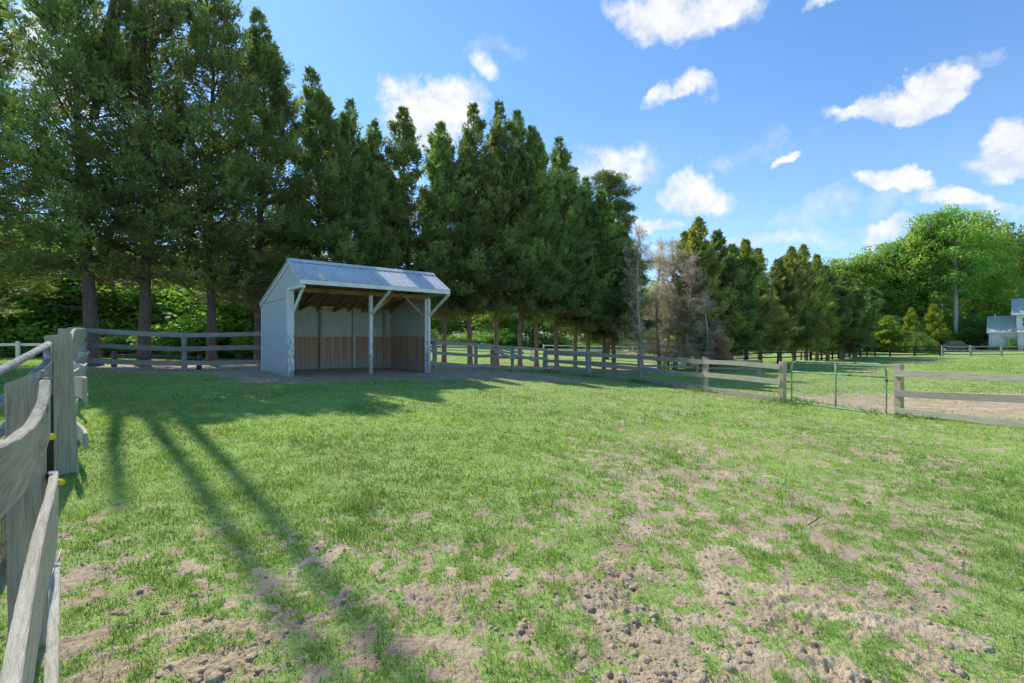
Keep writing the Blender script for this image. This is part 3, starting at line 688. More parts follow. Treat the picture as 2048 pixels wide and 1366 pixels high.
UG = 'undergrowth bushes along the foot of the woods'
b6 = tree('bush', q6, xd(1960, 90), 90.0, 'green bush at the foot of the wood', 'bush', UG, 0, (2.0, 2.0, 1.9))
for i in range(16):
    px = 1690+i*20+rng.uniform(-6, 6); d = rng.uniform(88, 95)
    if 1865 < px < 1945: d = 94
    copy_tree(b6, 'bush', xd(px, d), d, 'green bush at the foot of the wood', UG, i*1.1, (2.2, 2.2, rng.uniform(1.3, 2.4)))
for i in range(15):
    px = -70+i*45+rng.uniform(-10, 10); d = rng.uniform(29, 31)
    copy_tree(b6, 'bush', xd(px, d), d, 'green bush at the foot of the wood', UG, i*1.7, (1.1, 1.1, rng.uniform(.5, .9)))
for i in range(14):
    px = 800+i*42+rng.uniform(-10, 10); d = rng.uniform(66, 72)
    copy_tree(b6, 'bush', xd(px, d), d, 'green bush at the foot of the wood', UG, i*1.7, (1.7, 1.7, rng.uniform(.5, 1.0)))
# yellow-green ornamental conifers and the willow
mc = make_conifer(51, 5.0, 1.5, .15, 110, 46, 7, .26, .10, .09, peak=.05, top=.8, fol='yellow_green', brown=0, dead_low=0, wob=.05)
OG = 'yellow green garden conifers in front of the wood'
c1 = tree('garden_conifer', mc, xd(1772, 76), 76.0, 'broad yellow green conifer at the left of the willow', 'tree', OG, 0, (1.35, 1.35, 1.1))
copy_tree(c1, 'garden_conifer', xd(1752, 79), 79.0, 'small pale conifer beside the darkest cypress', OG, 1, (1.2, 1.2, .85), fol='willow')
copy_tree(c1, 'garden_conifer', xd(1822, 84), 84.0, 'pointed yellow green conifer rising behind the willow', OG, 2, (1.1, 1.1, 1.45))
copy_tree(c1, 'garden_conifer', xd(1868, 82), 82.0, 'tall yellow green conifer left of the pickup truck', OG, 4, (1.3, 1.3, 1.55))
def make_willow(seed):
    rng = np.random.default_rng(seed); mb = MB(); cyl_wood(mb, [(0, 0, -.2), (0.1, 0, 1), (0, .1, 2.6)], .16, .08, 8)
    PP = []; DD = []; LN = []; TN = []
    for b in range(420):
        az = rng.uniform(0, 6.28); r = 2.9*rng.random()**.6; z0 = 3.5*(1-.55*(r/2.9)**2)*rng.uniform(.85, 1.05); c = np.array([math.cos(az)*r, math.sin(az)*r, z0])
        if b % 9 == 0: cyl_wood(mb, [(0, 0, 2.3), tuple(c*.6+np.array([0, 0, 1.5])), tuple(c)], .04, .012, 4)
        n = int(z0*7); s = np.linspace(0, 1, n)[:, None]; drift = np.array([math.cos(az), math.sin(az), 0])*.45
        pts = c+drift*np.sqrt(s)+np.array([0, 0, -1])*s*(z0-.15)*rng.uniform(.6, 1)+rng.normal(0, .05, (n, 3))
        PP.append(pts); DD.append(unit(np.tile([drift[0]*.4, drift[1]*.4, -1], (n, 1))+rng.normal(0, .2, (n, 3)))); LN.append(np.full(n, .3)); TN.append(rng.normal(.5, .15)+rng.normal(0, .1, n))
    v, f, t = sprays(rng, np.concatenate(PP), np.concatenate(DD), np.concatenate(LN), 6, .26, .05, np.concatenate(TN), .9)
    return mb.mesh('trunk', M['bark'], True), np_mesh('crown', v, f, t, False, M['willow'])
tree('weeping_willow', make_willow(61), xd(1826, 74), 74.0, 'low weeping willow with pale green hanging strands behind the dark fence', 'tree', None, 0, (.95, 1.1, 1.0))

# ------------------------------------------------------------------ fences
rf = random.Random(3)
def board(name, parent, a, b, w, t, mat, warp=.012, seg=9, twist=0, key=None):
    """plank from a to b (centre line), w high, t thick; own local frame, x along the board"""
    a = Vector(a); b = Vector(b); d = b-a; L = d.length; d.normalize(); z = (Vector((0, 0, 1))-d*d.z).normalized(); y = z.cross(d)
    Mx = Matrix((d, y, z)).transposed().to_4x4(); Mx.translation = a
    v = []; f = []; ph = rf.uniform(0, 6); ph2 = rf.uniform(0, 6)
    for i in range(seg+1):
        s = i/seg; x = s*L; oz = warp*math.sin(ph+s*4)+rf.uniform(-1, 1)*.002; oy = warp*.9*math.sin(ph2+s*5)
        if key: ky = [k for k in key if k[0] <= s+1e-6][-1]; kn = ([k for k in key if k[0] > s+1e-6] or [ky])[0]; u = 0 if kn is ky else (s-ky[0])/(kn[0]-ky[0]); u = u*u*(3-2*u); oy += ky[1]*(1-u)+kn[1]*u; oz += ky[2]*(1-u)+kn[2]*u
        tw = twist*s; hh = w/2+rf.uniform(-1, 1)*.003
        for (p, q) in ((-1,-1),(1,-1),(1,1),(-1,1)):
            yy = p*t/2; zz = q*hh+rf.uniform(-1, 1)*.0015; v.append((x, oy+yy*math.cos(tw)-zz*math.sin(tw), oz+zz*math.cos(tw)+yy*math.sin(tw)))
    for i in range(seg):
        o = i*4
        for k in range(4): f.append((o+k, o+(k+1) % 4, o+4+(k+1) % 4, o+4+k))
    f = [q[::-1] for q in f]
    f.append((0, 1, 2, 3)); f.append(tuple(seg*4+k for k in (3, 2, 1, 0)))
    m = MB(); m.add(v, f); return m.build(name, mat, parent, Mx, bevel=.004)
def post(name, parent, x, y, z0, z1, w, mat, rz=TH, lean=(0, 0), depth=None, slant=0):
    dp = depth or w; m = MB(); h = z1-z0; v = []; n = 5
    for i in range(n+1):
        s = i/n
        for (p, q) in ((-1,-1),(1,-1),(1,1),(-1,1)):
            zz = s*h+(slant*p if i == n else 0); v.append((p*w/2+lean[0]*s+rf.uniform(-1, 1)*.003, q*dp/2+lean[1]*s+rf.uniform(-1, 1)*.003, zz))
    f = []
    for i in range(n):
        for k in range(4): f.append((i*4+k, i*4+(k+1) % 4, i*4+4+(k+1) % 4, i*4+4+k))
    f.append((3, 2, 1, 0)); f.append(tuple(n*4+k for k in range(4))); m.add(v, f)
    return m.build(name, mat, parent, Matrix.Translation((x, y, z0)) @ Matrix.Rotation(rz, 4, 'Z'), bevel=.006)
def fence(pts, label, group, rails=(1.25, .75, .22), w=.14, ph=1.38, pw=.11, pm='post_grey', rm='fence_grey', name='board_fence', off=.055, side=1, mats=None, warp=.015, wander=.02):
    """pts: (x, y) of posts; one fence thing with its posts and rails"""
    x0, y0 = pts[0]; e = empty(name, (x0, y0, gz(x0, y0)), label, 'fence', group)
    for i, (x, y) in enumerate(pts):
        j = min(i, len(pts)-2); dx, dy = pts[j+1][0]-pts[j][0], pts[j+1][1]-pts[j][1]; a = math.atan2(dy, dx)
        g = gz(x, y); post('post', e, x, y, g-.25, g+ph+rf.uniform(-.05, .05), pw*rf.uniform(.92, 1.1), M[pm], a, (rf.uniform(-.03, .03), rf.uniform(-.03, .03)))
    for i in range(len(pts)-1):
        (xa, ya), (xb, yb) = pts[i], pts[i+1]; dx, dy = xb-xa, yb-ya; L = math.hypot(dx, dy); nx, ny = -dy/L*side, dx/L*side; oo = pw/2+.018
        for k, h in enumerate(rails):
            ja, jb = rf.uniform(-wander, wander), rf.uniform(-wander, wander); o2 = oo+(.0 if i % 2 else .001)
            ea = .0 if i else .06; 
            board('rail', e, (xa+nx*o2-dx/L*ea, ya+ny*o2-dy/L*ea, gz(xa, ya)+h+ja), (xb+nx*o2-dx/L*.006, yb+ny*o2-dy/L*.006, gz(xb, yb)+h+jb), w*rf.uniform(.92, 1.08), .03, M[(mats or {}).get(k, rm)], warp)
    return e
# back fence, left of shelter
g_ = 'weathered board fences around the near paddock'
fence([(-15.0, 16.6), (-12.0, 17.4), (-8.9, 18.2), (-6.2, 19.9), (-3.5, 21.5)], 'grey three rail board fence between the left corner and the shelter, passing behind it', g_, rails=(1.33, .82, .28), w=.17, ph=1.36, pw=.13, side=-1)
e = fence([(-3.5, 21.5), (-1.75, 23.0), (-.97, 23.7), (.02, 24.4), (1.85, 26.0)], 'grey board fence with sagging broken rails right of the shelter', g_, rails=(1.22, .72, .22), w=.15, ph=1.28, pw=.13, side=-1)
for (a, b, h) in (((-1.7, 23.0, 1.12), (.0, 24.35, .92), .1), ((-.95, 23.6, .95), (.1, 24.3, .70), .13), ((-.9, 23.62, 1.2), (.5, 24.7, .98), .1), ((-.1, 24.25, .9), (1.2, 25.35, .55), .12)):
    board('broken_rail', e, (a[0]+.12, a[1]-.14, gz(a[0], a[1])+a[2]), (b[0]+.12, b[1]-.14, gz(b[0], b[1])+b[2]), h, .03, M['fence_grey'], .03)
fence([(1.85, 26.0), (3.84, 24.0), (5.85, 21.7), (7.5, 18.4)], 'grey board fence running from the back corner towards the gate', g_, rails=(1.14, .64, .14), w=.17, ph=1.3, pw=.15, side=-1)
fence([(7.5, 18.4), (8.82, 15.5)], 'tan and pale board fence panel just left of the green gate', g_, rails=(1.14, .64, .12), w=.17, ph=1.30, pw=.155, pm='post_tan', rm='fence_pale', side=-1, mats={2: 'rail_tan'})
fence([(9.78, 12.0), (10.78, 9.35), (11.8, 6.8)], 'pale board fence right of the green gate, running out of the picture', g_, rails=(1.08, .62, .13), w=.15, ph=1.3, pw=.15, pm='post_tan', rm='fence_pale', side=-1, mats={1: 'rail_tan'})
# mid fences behind
fence([(1.9, 28.4), (4.5, 27.4), (7.0, 26.0), (9.6, 24.6), (12.2, 23.4)], 'low grey rail fence of the small paddock behind the near fence', None, rails=(1.0, .62, .25), w=.11, ph=1.05, pw=.12, name='rail_fence')
pts = [(12.5, 38.0), (16.0, 38.5), (19.5, 39.5), (23.5, 42), (28, 46), (32, 51)]
fence(pts, 'dark thin rail fence along the foot of the second cypress row', None, rails=(1.0, .6), w=.1, ph=1.05, pw=.11, pm='fence_dark', rm='fence_dark', name='rail_fence')
# far field fence
def fpx(px, py, h): # post foot
    d = F*h/1.0; return d
ff = [(1622, 55), (1643, 57.5), (1665, 60), (1677, 61), (1689, 62), (1699, 63), (1709, 64), (1721, 64), (1734, 64), (1750, 63.5), (1780, 62.5), (1829, 62), (1880, 62)]
fence([(xd(p, d), d) for p, d in ff], 'dark board fence curving around the far field', None, rails=(1.2, .72, .2), w=.13, ph=1.3, pw=.16, pm='fence_dark', rm='fence_dark', name='board_fence')
ff = [(1880, 62.2), (1937, 62), (1998, 62), (2060, 62), (2120, 62)]
fence([(xd(p, d)+.3, d) for p, d in ff], 'pale grey board fence across the sunlit end of the far field', None, rails=(1.2, .72, .2), w=.13, ph=1.3, pw=.2, name='board_fence')
# white fences beyond trees
wf = [(-40, 42), (-34, 42.5), (-28, 43), (-22, 44), (-16, 45), (-10, 46.5), (-4, 48), (2, 50), (8, 52), (14, 55), (20, 58)]
fence(wf, 'white two rail fence across the lawn behind the tall cypresses', None, rails=(.85, .45), w=.16, ph=1.0, pw=.14, pm='white_vinyl', rm='white_vinyl', name='white_fence', warp=0, wander=0)
wf = [(4, 60), (10, 61.5), (16, 63), (22, 65), (28, 68)]
fence(wf, 'farther white rail fence beside the far road', None, rails=(.9, .45), w=.14, ph=1.0, pw=.14, pm='white_vinyl', rm='white_vinyl', name='white_fence', warp=0, wander=0)
fence([(-29, 24.5), (-26, 25.0), (-24.3, 25.2)], 'short white rail fence at the far left, ending at a square white post', None, rails=(.8,), w=.14, ph=.95, pw=.14, pm='white_vinyl', rm='white_vinyl', name='white_fence', warp=0, wander=0)
e = empty('gate_pier', (-24.0, 25.2, gz(-24, 25.2)), 'square white post with a cap at the end of the far left white rail', 'post')
m = MB(); m.box(-.27, .27, -.27, .27, 0, .85); m.build('shaft', M['white'], e, PW[e.name], bevel=.01)
m = MB(); m.box(-.34, .34, -.34, .34, .85, .93); m.box(-.16, .16, -.16, .16, .93, 1.03); m.build('cap', M['white'], e, PW[e.name], bevel=.01)

# log rail beyond the back fence
la, lb = P(228, 735, 18.4), P(398, 735, 18.6)
e = empty('log_rail', (la.x, la.y, gz(la.x, la.y)), 'low horizontal log resting on two short posts behind the back fence', 'log rail')
for p in (la, lb):
    g = gz(p.x, p.y); m = MB(); m.tube([(p.x, p.y, g-.1), (p.x+.02, p.y, g+.6)], [.1, .085], 9); m.build('post', M['bark'], e, smooth=True)
m = MB(); m.tube([(la.x-.1, la.y, gz(la.x, la.y)+.42), ((la.x+lb.x)/2, (la.y+lb.y)/2, gz(la.x, la.y)+.40), (lb.x+.1, lb.y, gz(lb.x, lb.y)+.42)], .085, 10); m.build('log', M['bark'], e, smooth=True)

# ------------------------------------------------------------------ left fence along the camera
LF = empty('board_fence', (-4.36, 4.6, gz(-4.36, 4.6)), 'old warped board fence with a thick post along the left edge of the paddock', 'fence', g_)
p1 = Vector((-4.33, 4.62, 0)); g1 = gz(p1.x, p1.y)
post('post', LF, p1.x, p1.y, g1-.2, EYE+.015, .19, M['post_pale'], TH, (-.06, .0), depth=.13, slant=.012)
pc = Vector((-15.0, 16.6, 0)); dv = (pc-p1).normalized()
fp = [5.0, 8.2, 11.4]
for k, s in enumerate((3.4, 6.8, 10.2, 13.4)):
    q = p1+dv*s; g = gz(q.x, q.y); post('post', LF, q.x-.06, q.y-.03, g-.2, g+1.42, .14, M['post_pale'], TH, (rf.uniform(-.06, .06), 0))
q = p1+dv*15.9; post('corner_post', LF, q.x-.1, q.y-.1, gz(q.x, q.y)-.2, gz(q.x, q.y)+1.45, .2, M['post_grey'], TH)
segs = [0, 3.4, 6.8, 10.2, 13.4, 15.9]
sd = Vector((dv.y, -dv.x, 0))
hts = [(1.26, .22), (.78, .22), (.32, .16)]
keys = {0: [(0, .05, 0), (.5, .10, .02), (1, 0, 0)], 1: [(0, .0, 0), (.45, .15, -.04), (1, .0, .03)], 2: [(0, 0, 0), (.4, .08, .0), (1, .1, .0)]}
for i in range(5):
    a = p1+dv*(segs[i]+(.02 if i else -.05)); b = p1+dv*(segs[i+1]-.01)
    for k, (h, w) in enumerate(hts):
        ja, jb = rf.uniform(-.05, .05), rf.uniform(-.05, .05)
        o = sd*(.10+.006*k)
        board('rail', LF, (a.x+o.x, a.y+o.y, gz(a.x, a.y)+h+ja), (b.x+o.x, b.y+o.y, gz(b.x, b.y)+h+jb), w, .032, M['fence_pale'], .03, 14, twist=rf.uniform(-.3, .3), key=keys[k])
# near run
NF = empty('board_fence', (-2.15, 2.12, gz(-2.15, 2.12)), 'nearest weathered board fence run with curved top board in the lower left', 'fence', g_)
a0 = P(59, 1290, 2.12)
post('post', NF, a0.x, a0.y, gz(a0.x, a0.y)-.15, P(58, 752, 2.12).z, .115, M['post_pale'], TH-.1, (-.012, 0), depth=.09, slant=.028)
a0 = Vector((-.65, .38, 0)); post('post', NF, a0.x-.12, a0.y-.05, gz(a0.x, a0.y)-.15, EYE-.25, .13, M['post_pale'], TH)
def curved_board(name, parent, pts, t, mat):
    """pts: (px, ytop, ybottom, depth) photo readings turned into a bent plank with thickness towards the outside"""
    T = [P(a, b, d) for a, b, c, d in pts]; B = [P(a, c, d) for a, b, c, d in pts]
    # Catmull resample
    def rs(A):
        o = []
        for i in range(len(A)-1):
            p0 = A[max(i-1, 0)]; p1_, p2_ = A[i], A[i+1]; p3_ = A[min(i+2, len(A)-1)]
            for k in range(5):
                u = k/5; o.append(.5*((2*p1_)+(p2_-p0)*u+(2*p0-5*p1_+4*p2_-p3_)*u*u+(-p0+3*p1_-3*p2_+p3_)*u**3))
        return o+[A[-1]]
    T = rs(T); B = rs(B); n = len(T); out = Vector((-.745, -.667, 0))*t; o0 = T[0]; L = (T[-1]-T[0]); ang = math.atan2(L.y, L.x)
    Mx = Matrix.Translation(o0) @ Matrix.Rotation(ang, 4, 'Z'); Mi = Mx.inverted()
    v = []; f = []
    for i in range(n):
        jt = Vector((0, 0, rf.uniform(-1, 1)*.0022)); v += [Mi @ (T[i]+jt), Mi @ (B[i]+Vector((0, 0, rf.uniform(-1, 1)*.002))), Mi @ (B[i]+out), Mi @ (T[i]+out+Vector((0, 0, rf.uniform(-1, 1)*.004)))]
    for i in range(n-1):
        for k in range(4): f.append((i*4+k, i*4+(k+1) % 4, i*4+4+(k+1) % 4, i*4+4+k))
    f.append((3, 2, 1, 0)); f.append(tuple((n-1)*4+k for k in range(4)))
    m = MB(); m.add(v, f); o = m.build(name, mat, parent, Mx); 
    bm = o.modifiers.new('bevel', 'BEVEL'); bm.width = .004; bm.limit_method = 'ANGLE'
    return o
curved_board('rail', NF, [(101, 757, 857, 2.1), (98, 795, 885, 1.95), (80, 838, 930, 1.75), (50, 868, 985, 1.4), (0, 892, 1040, 1.08), (-90, 925, 1110, .85), (-260, 1010, 1300, .62)], .035, M['fence_pale'])
curved_board('rail', NF, [(117, 942, 1010, 2.15), (114, 968, 1100, 1.95), (96, 1040, 1180, 1.62), (78, 1130, 1290, 1.3), (58, 1250, 1430, 1.03), (40, 1380, 1600, .84), (0, 1640, 1960, .62)], .03, M['fence_pale'])
curved_board('rail', NF, [(121, 1122, 1200, 2.12), (120, 1160, 1260, 1.92), (119, 1250, 1390, 1.6), (117, 1366, 1530, 1.3), (112, 1600, 1800, 1.0)], .03, M['fence_pale'])
# dark end wraps of the boards
for (px, py, d, hh) in ((97, 757, 2.13, .1), (112, 945, 2.18, .06), (115, 1126, 2.15, .05)):
    p = P(px, py, d); m = MB(); m.box(-.022, .012, -.03, .03, -.03, .003); m.build('bracket', M['black'], NF, Matrix.Translation(p+Vector((-.01, 0, .0))) @ Matrix.Rotation(TH, 4, 'Z'), bevel=.004)
m = MB(); m.tube([P(123, 1096, 2.05), P(110, 1135, 2.0), P(96, 1180, 1.9), P(87, 1215, 1.8), P(85, 1255, 1.7), P(73, 1300, 1.6), P(66, 1366, 1.5), P(60, 1500, 1.3)], .0022, 6)
m.build('wire', M['wire'], NF, smooth=True)
for (px, py, d) in ((103, 873, 2.2), (122, 964, 2.28)):
    p = P(px, py, d); m = MB(); m.tube([p+Vector((-.03, .02, 0)), p+Vector((.015, -.01, 0))], [.009, .011], 10); m.tube([p+Vector((.0, 0, 0)), p+Vector((.006, -.004, 0))], [.015, .015], 12); m.build('insulator', M['yellow'], NF, smooth=False)
# black iron pole beside post
pz = P(98, 700, 4.35); m = MB(); m.tube([(pz.x, pz.y, gz(pz.x, pz.y)-.2), (pz.x-.01, pz.y, EYE-.07)], .035, 10)
ip = m.build('iron_pole', M['black'], None, smooth=True); tag(ip, 'dark iron pole standing beside the thick pale post at the left', 'pole')
# pipe gate behind
PG = empty('pipe_panel', P(97, 686, 4.3), 'grey metal pipe livestock panel behind the near fence at the left edge', 'livestock panel')
for k, (y0, y1) in enumerate(((742, 688), (806, 722), (866, 762))):
    m = MB(); m.tube([P(-160, y0+100, 2.1), P(0, y0, 2.9), P(60, y0+(y1-y0)*.6, 3.6), P(97, y1, 4.28)], .026, 10); m.build('pipe', M['grey_pipe'], PG, smooth=True)
m = MB(); m.tube([P(96, 688, 4.28), P(97, 790, 4.28)], .026, 10); m.build('end_pipe', M['grey_pipe'], PG, smooth=True)
# wire mesh panel and brick path outside the fence
MP = empty('mesh_panel', P(20, 1150, 2.35), 'rusty wire mesh panel behind the near fence boards', 'mesh panel')
m = MB(); A_, B_ = P(60, 0, 3.3), P(-160, 0, 1.75)
def mp(s, h): 
    x = A_.x+(B_.x-A_.x)*s; y = A_.y+(B_.y-A_.y)*s; return Vector((x, y, gz(x, y)+.03+h))
for i in range(56): m.tube([mp(i/55, 0), mp(i/55, .75)], .0024, 4)
for h in (.0, .15, .3, .45, .6, .75): m.tube([mp(0, h), mp(.5, h-.01), mp(1, h)], .003, 4)
m.build('mesh', M['wire_dark'], MP)
m = MB(); pa = [(-2.75, 2.1), (-3.9, 3.4), (-5.1, 4.7)]; 
v = []; 
for i in range(24):
    s = i/23; x = -1.35-4.6*s; y = .7+5.1*s
    for w_ in (-.33, -.05): v.append((x+w_*.745*1.2, y+w_*.667*1.2, gz(x, y)+.05))
m.add(v, [(2*i, 2*i+1, 2*i+3, 2*i+2)[::-1] for i in range(23)]); o = m.build('brick_path', M['brick'], None); tag(o, kind='structure')

# ------------------------------------------------------------------ green gate
GA = Vector((8.97, 15.28, 0)); GB = Vector((9.66, 12.22, 0)); gd = (GB-GA); GL = gd.length; gdn = gd.normalized()
zb = EYE-2.10; zt = EYE-.80
GT = empty('farm_gate', (GA.x, GA.y, zb), 'green tubular metal farm gate with wire mesh lower half', 'gate')
def gp(s, h): 
    q = GA+gdn*s; return Vector((q.x, q.y, zb+h+.07*(s/GL)))
Hg = zt-zb; rr = .24
arc = [gp(.03, .0), gp(.03, Hg-rr)]+[gp(.03+rr*(1-math.cos(t)), Hg-rr+rr*math.sin(t)) for t in (.4, .8, 1.2, 1.57)]
arc += [gp(GL*.5, Hg)]+[gp(GL-.03-rr*(1-math.cos(t)), Hg-rr+rr*math.sin(t)) for t in (1.57, 1.2, .8, .4)]+[gp(GL-.03, Hg-rr), gp(GL-.03, 0), gp(GL*.5, 0), gp(.03, 0)]
m = MB(); m.tube(arc, .024, 10, False); m.build('frame', M['green_pipe'], GT, smooth=True)
m = MB(); m.tube([gp(.03, Hg-.34), gp(GL-.03, Hg-.34)], .021, 10); m.build('crossbar', M['green_pipe'], GT, smooth=True)
m = MB(); m.tube([gp(GL*.52, Hg-.02), gp(GL*.52, 0)], .024, 10); m.build('upright', M['green_pipe'], GT, smooth=True)
m = MB(); n = 44
for i in range(1, n): s = .03+(GL-.06)*i/n; m.tube([gp(s, .01), gp(s, Hg-.34)], .0028, 4)
for i in range(1, 10): h = (Hg-.34)*i/10; m.tube([gp(.03, h), gp(GL-.03, h)], .0028, 4)
m.build('mesh', M['wire'], GT)
for s, h in ((GL*.72, Hg), (GL-.03, Hg-.42), (GL*.66, Hg-.34)):
    m = MB(); p = gp(s, h); m.tube([p-gdn*.03, p+gdn*.03], .031, 9); m.build('rust_patch', M['rust'], GT, smooth=True)
m = MB(); p = gp(GL-.02, Hg-.4)
m.tube([p, p+Vector((.05, -.1, -.03)), p+Vector((.12, -.22, 0)), p+Vector((.2, -.2, .01)), p+Vector((.2, -.1, .03))], .009, 6); m.build('latch_chain', M['rust'], GT)
m = MB(); m.tube([gp(GL-.05, Hg-.12), gp(GL, Hg-.2)+Vector((.07, -.12, 0)), gp(GL, Hg-.45)+Vector((.08, -.15, 0)), gp(GL, Hg-.9)+Vector((.07, -.13, 0))], .006, 5); m.build('rope', M['fence_pale'], GT)

# ------------------------------------------------------------------ run-in shelter
SZ = EYE-1.25
S = empty('run_in_shelter', (SA[0], SA[1], SZ), 'blue grey timber run-in shelter with ribbed metal roof at the back of the paddock', 'shelter', rz=TH)
SM = PW[S.name]
L_, W_, O_, RB = 5.0, 3.0, 1.2, -.1
Z1, Z2, Z3, ZB = 2.75, 2.91, 3.58, 2.40
def sb(name, mat, fn, bevel=.004, parent=S, T=None):
    m = MB(); fn(m); return m.build(name, M[mat], parent, SM if T is None else SM @ T, bevel=bevel)
def slab(m, prof, a0, a1):
    """prof: (b, z) outline extruded along a"""
    n = len(prof); v = [(a0, b, z) for b, z in prof]+[(a1, b, z) for b, z in prof]
    m.add(v, [tuple(range(n))[::-1], tuple(range(n, 2*n))]+[(i, (i+1) % n, (i+1) % n+n, i+n) for i in range(n)])
gab = [(0, -.35), (W_, -.35), (W_, ZB-.06), (RB, Z3-.08), (-O_+.02, Z2-.06), (-O_+.02, Z1-.02), (0, Z1-.02)]
sb('left_wall', 'siding', lambda m: slab(m, gab, .0, .035))
sb('wall_seam', 'black', lambda m: slab(m, [(.05, 2.43), (W_-.05, 2.36), (W_-.05, 2.375), (.05, 2.445)], -.002, .0))
sb('right_wall', 'siding', lambda m: slab(m, gab, L_-.035, L_))
sb('back_wall', 'siding', lambda m: m.box(.035, L_-.035, W_-.03, W_, -.35, ZB-.055))
# inner panels (boarded)
def inner_back(m):
    z = 1.25
    for k, h in enumerate((.45, .35, .32)):
        m.box(.04, L_-.04, W_-.055-.004*(k % 2), W_-.032, z, min(z+h-.022, ZB-.07)); z += h
sb('inner_panel', 'panel', inner_back)
def inner_right(m):
    z = 1.25
    for k, h in enumerate((.4, .42, .45, .4)):
        b1 = W_-.06; top = z+h-.022
        m.box(L_-.06-.004*(k % 2), L_-.037, .12, b1 if top < 2.3 else b1-(top-2.3)*2.3, z, top); z += h
sb('inner_panel', 'panel', inner_right)
sb('inner_panel', 'panel', lambda m: m.box(.037, .055, .12, W_-.06, 1.25, 2.3))
sb('kickboards', 'kick_a', lambda m: m.box(.06, L_-.06, W_-.09, W_-.058, .0, 1.22))
sb('kickboards', 'kick_b', lambda m: m.box(L_-.095, L_-.062, .1, W_-.095, .0-.1, 1.22))
sb('kickboards', 'kick_b', lambda m: m.box(.057, .09, .1, W_-.095, -.1, 1.22))
for k, a in enumerate((.75, 2.0, 3.3, 4.6)):
    sb('stud', 'post_grey' if k % 2 else 'panel', lambda m: m.box(a-.045, a+.045, W_-.18, W_-.092, -.1, ZB-.05))
for a, b in ((L_-.14, 1.3), (L_-.14, .16)):
    sb('stud', 'rafter', lambda m: m.box(a-.04, a+.04, b-.04, b+.04, -.2, 1.22))
def rafters():
    for i in range(9):
        a = .1+(L_-.2)*i/8
        sb('rafter', 'rafter', lambda m: (m.beam((a, -O_+.05, Z1+.03), (a, RB, Z3-.17), .045, .13), m.beam((a, RB, Z3-.17), (a, W_-.03, ZB-.15), .045, .13)))
rafters()
sb('tie_beam', 'rafter', lambda m: [m.beam((a, -.1, Z1-.10), (a, W_-.2, ZB-.16), .04, .12) for a in (1.2, 2.5, 3.8)])
sb('knee_brace', 'rafter', lambda m: [m.beam((a, .1, 2.0), (a+.75, .12, 2.66), .04, .09) for a in (2.75,)]+[m.beam((a, .1, 2.0), (a-.75, .12, 2.66), .04, .09) for a in (4.8,)])
# roof
def roofside(m, b0, z0, b1, z1, t0, t1):
    # sheathing slab
    n = math.hypot(b1-b0, z1-z0); ub, uz = (b1-b0)/n, (z1-z0)/n; nb, nz = -uz, ub
    if nz < 0: nb, nz = -nb, -nz
    slab(m, [(b0+nb*t0, z0+nz*t0), (b1+nb*t0, z1+nz*t0), (b1+nb*t1, z1+nz*t1), (b0+nb*t1, z0+nz*t1)], -.03, L_+.08)
sb('roof_boards', 'sheath', lambda m: (roofside(m, -O_, Z2-.04, RB, Z3-.07, 0, .02), roofside(m, RB+.001, Z3-.07, W_+.1, ZB-.02, 0, .02)), 0)
def ribs(m, b0, z0, b1, z1):
    n = math.hypot(b1-b0, z1-z0); ub, uz = (b1-b0)/n, (z1-z0)/n; nb, nz = -uz, ub
    if nz < 0: nb, nz = -nb, -nz
    xs = []; a = -.06; step = .229
    while a < L_+.1:
        xs += [(a, 0), (a+.02, 0), (a+.032, .02), (a+.052, .02), (a+.064, 0), (a+.11, .0), (a+.115, .005), (a+.135, .005), (a+.14, 0)]; a += step
    xs = [(min(x, L_+.1), h) for x, h in xs]
    v = []
    for x, h in xs:
        v.append((x, b0+nb*h, z0+nz*h)); v.append((x, b1+nb*h, z1+nz*h))
    m.add(v, [(2*i, 2*i+2, 2*i+3, 2*i+1) for i in range(len(xs)-1)])
sb('roof_panel', 'metal', lambda m: ribs(m, -O_-.05, Z2-.02, RB, Z3), 0)
sb('roof_panel', 'metal', lambda m: ribs(m, W_+.14, ZB-.0, RB, Z3), 0)
sb('ridge_cap', 'metal', lambda m: slab(m, [(RB-.16, Z3-.075), (RB, Z3+.035), (RB+.16, Z3-.03), (RB+.16, Z3-.02), (RB, Z3+.047), (RB-.16, Z3-.065)], -.08, L_+.12))
# rake trims
def rake(m, a0, a1):
    def seg(b0, z0, b1, z1, h):
        slab(m, [(b0, z0-h), (b1, z1-h), (b1, z1), (b0, z0)], a0, a1)
    seg(-O_-.02, Z2-.05, RB, Z3-.05, .09); seg(RB+.001, Z3-.05, W_+.1, ZB-.04, .09)
sb('rake_board', 'white', lambda m: rake(m, -.04, -.003))
sb('rake_board', 'white', lambda m: rake(m, L_+.003, L_+.06))
sb('drip_edge', 'metal', lambda m: (slab(m, [(-O_-.05, Z2-.03), (RB, Z3+.0), (RB, Z3-.05), (-O_-.05, Z2-.08)], -.065, -.042), slab(m, [(RB+.002, Z3+.0), (W_+.12, ZB+.02), (W_+.12, ZB-.035), (RB+.002, Z3-.05)], -.065, -.042)))
sb('fascia', 'white', lambda m: m.box(-.06, L_+.1, -O_-.03, -O_, Z1, Z2-.02))
sb('gable_beam', 'white', lambda m: m.box(-.03, .1, -O_, .12, Z1-.10, Z1-.021))
sb('front_beam', 'rafter', lambda m: m.box(.05, L_, .0, .09, Z1-.12, Z1+.02))
sb('corner_board', 'white', lambda m: m.box(-.02, -.002, W_-.09, W_+.02, -.35, ZB-.14))
sb('front_post', 'peel', lambda m: m.box(-.03, .15, -.035, .12, -.4, Z1-.1), .006)
sb('middle_post', 'peel', lambda m: m.box(2.62, 2.73, -.02, .09, -.4, Z1-.1), .006)
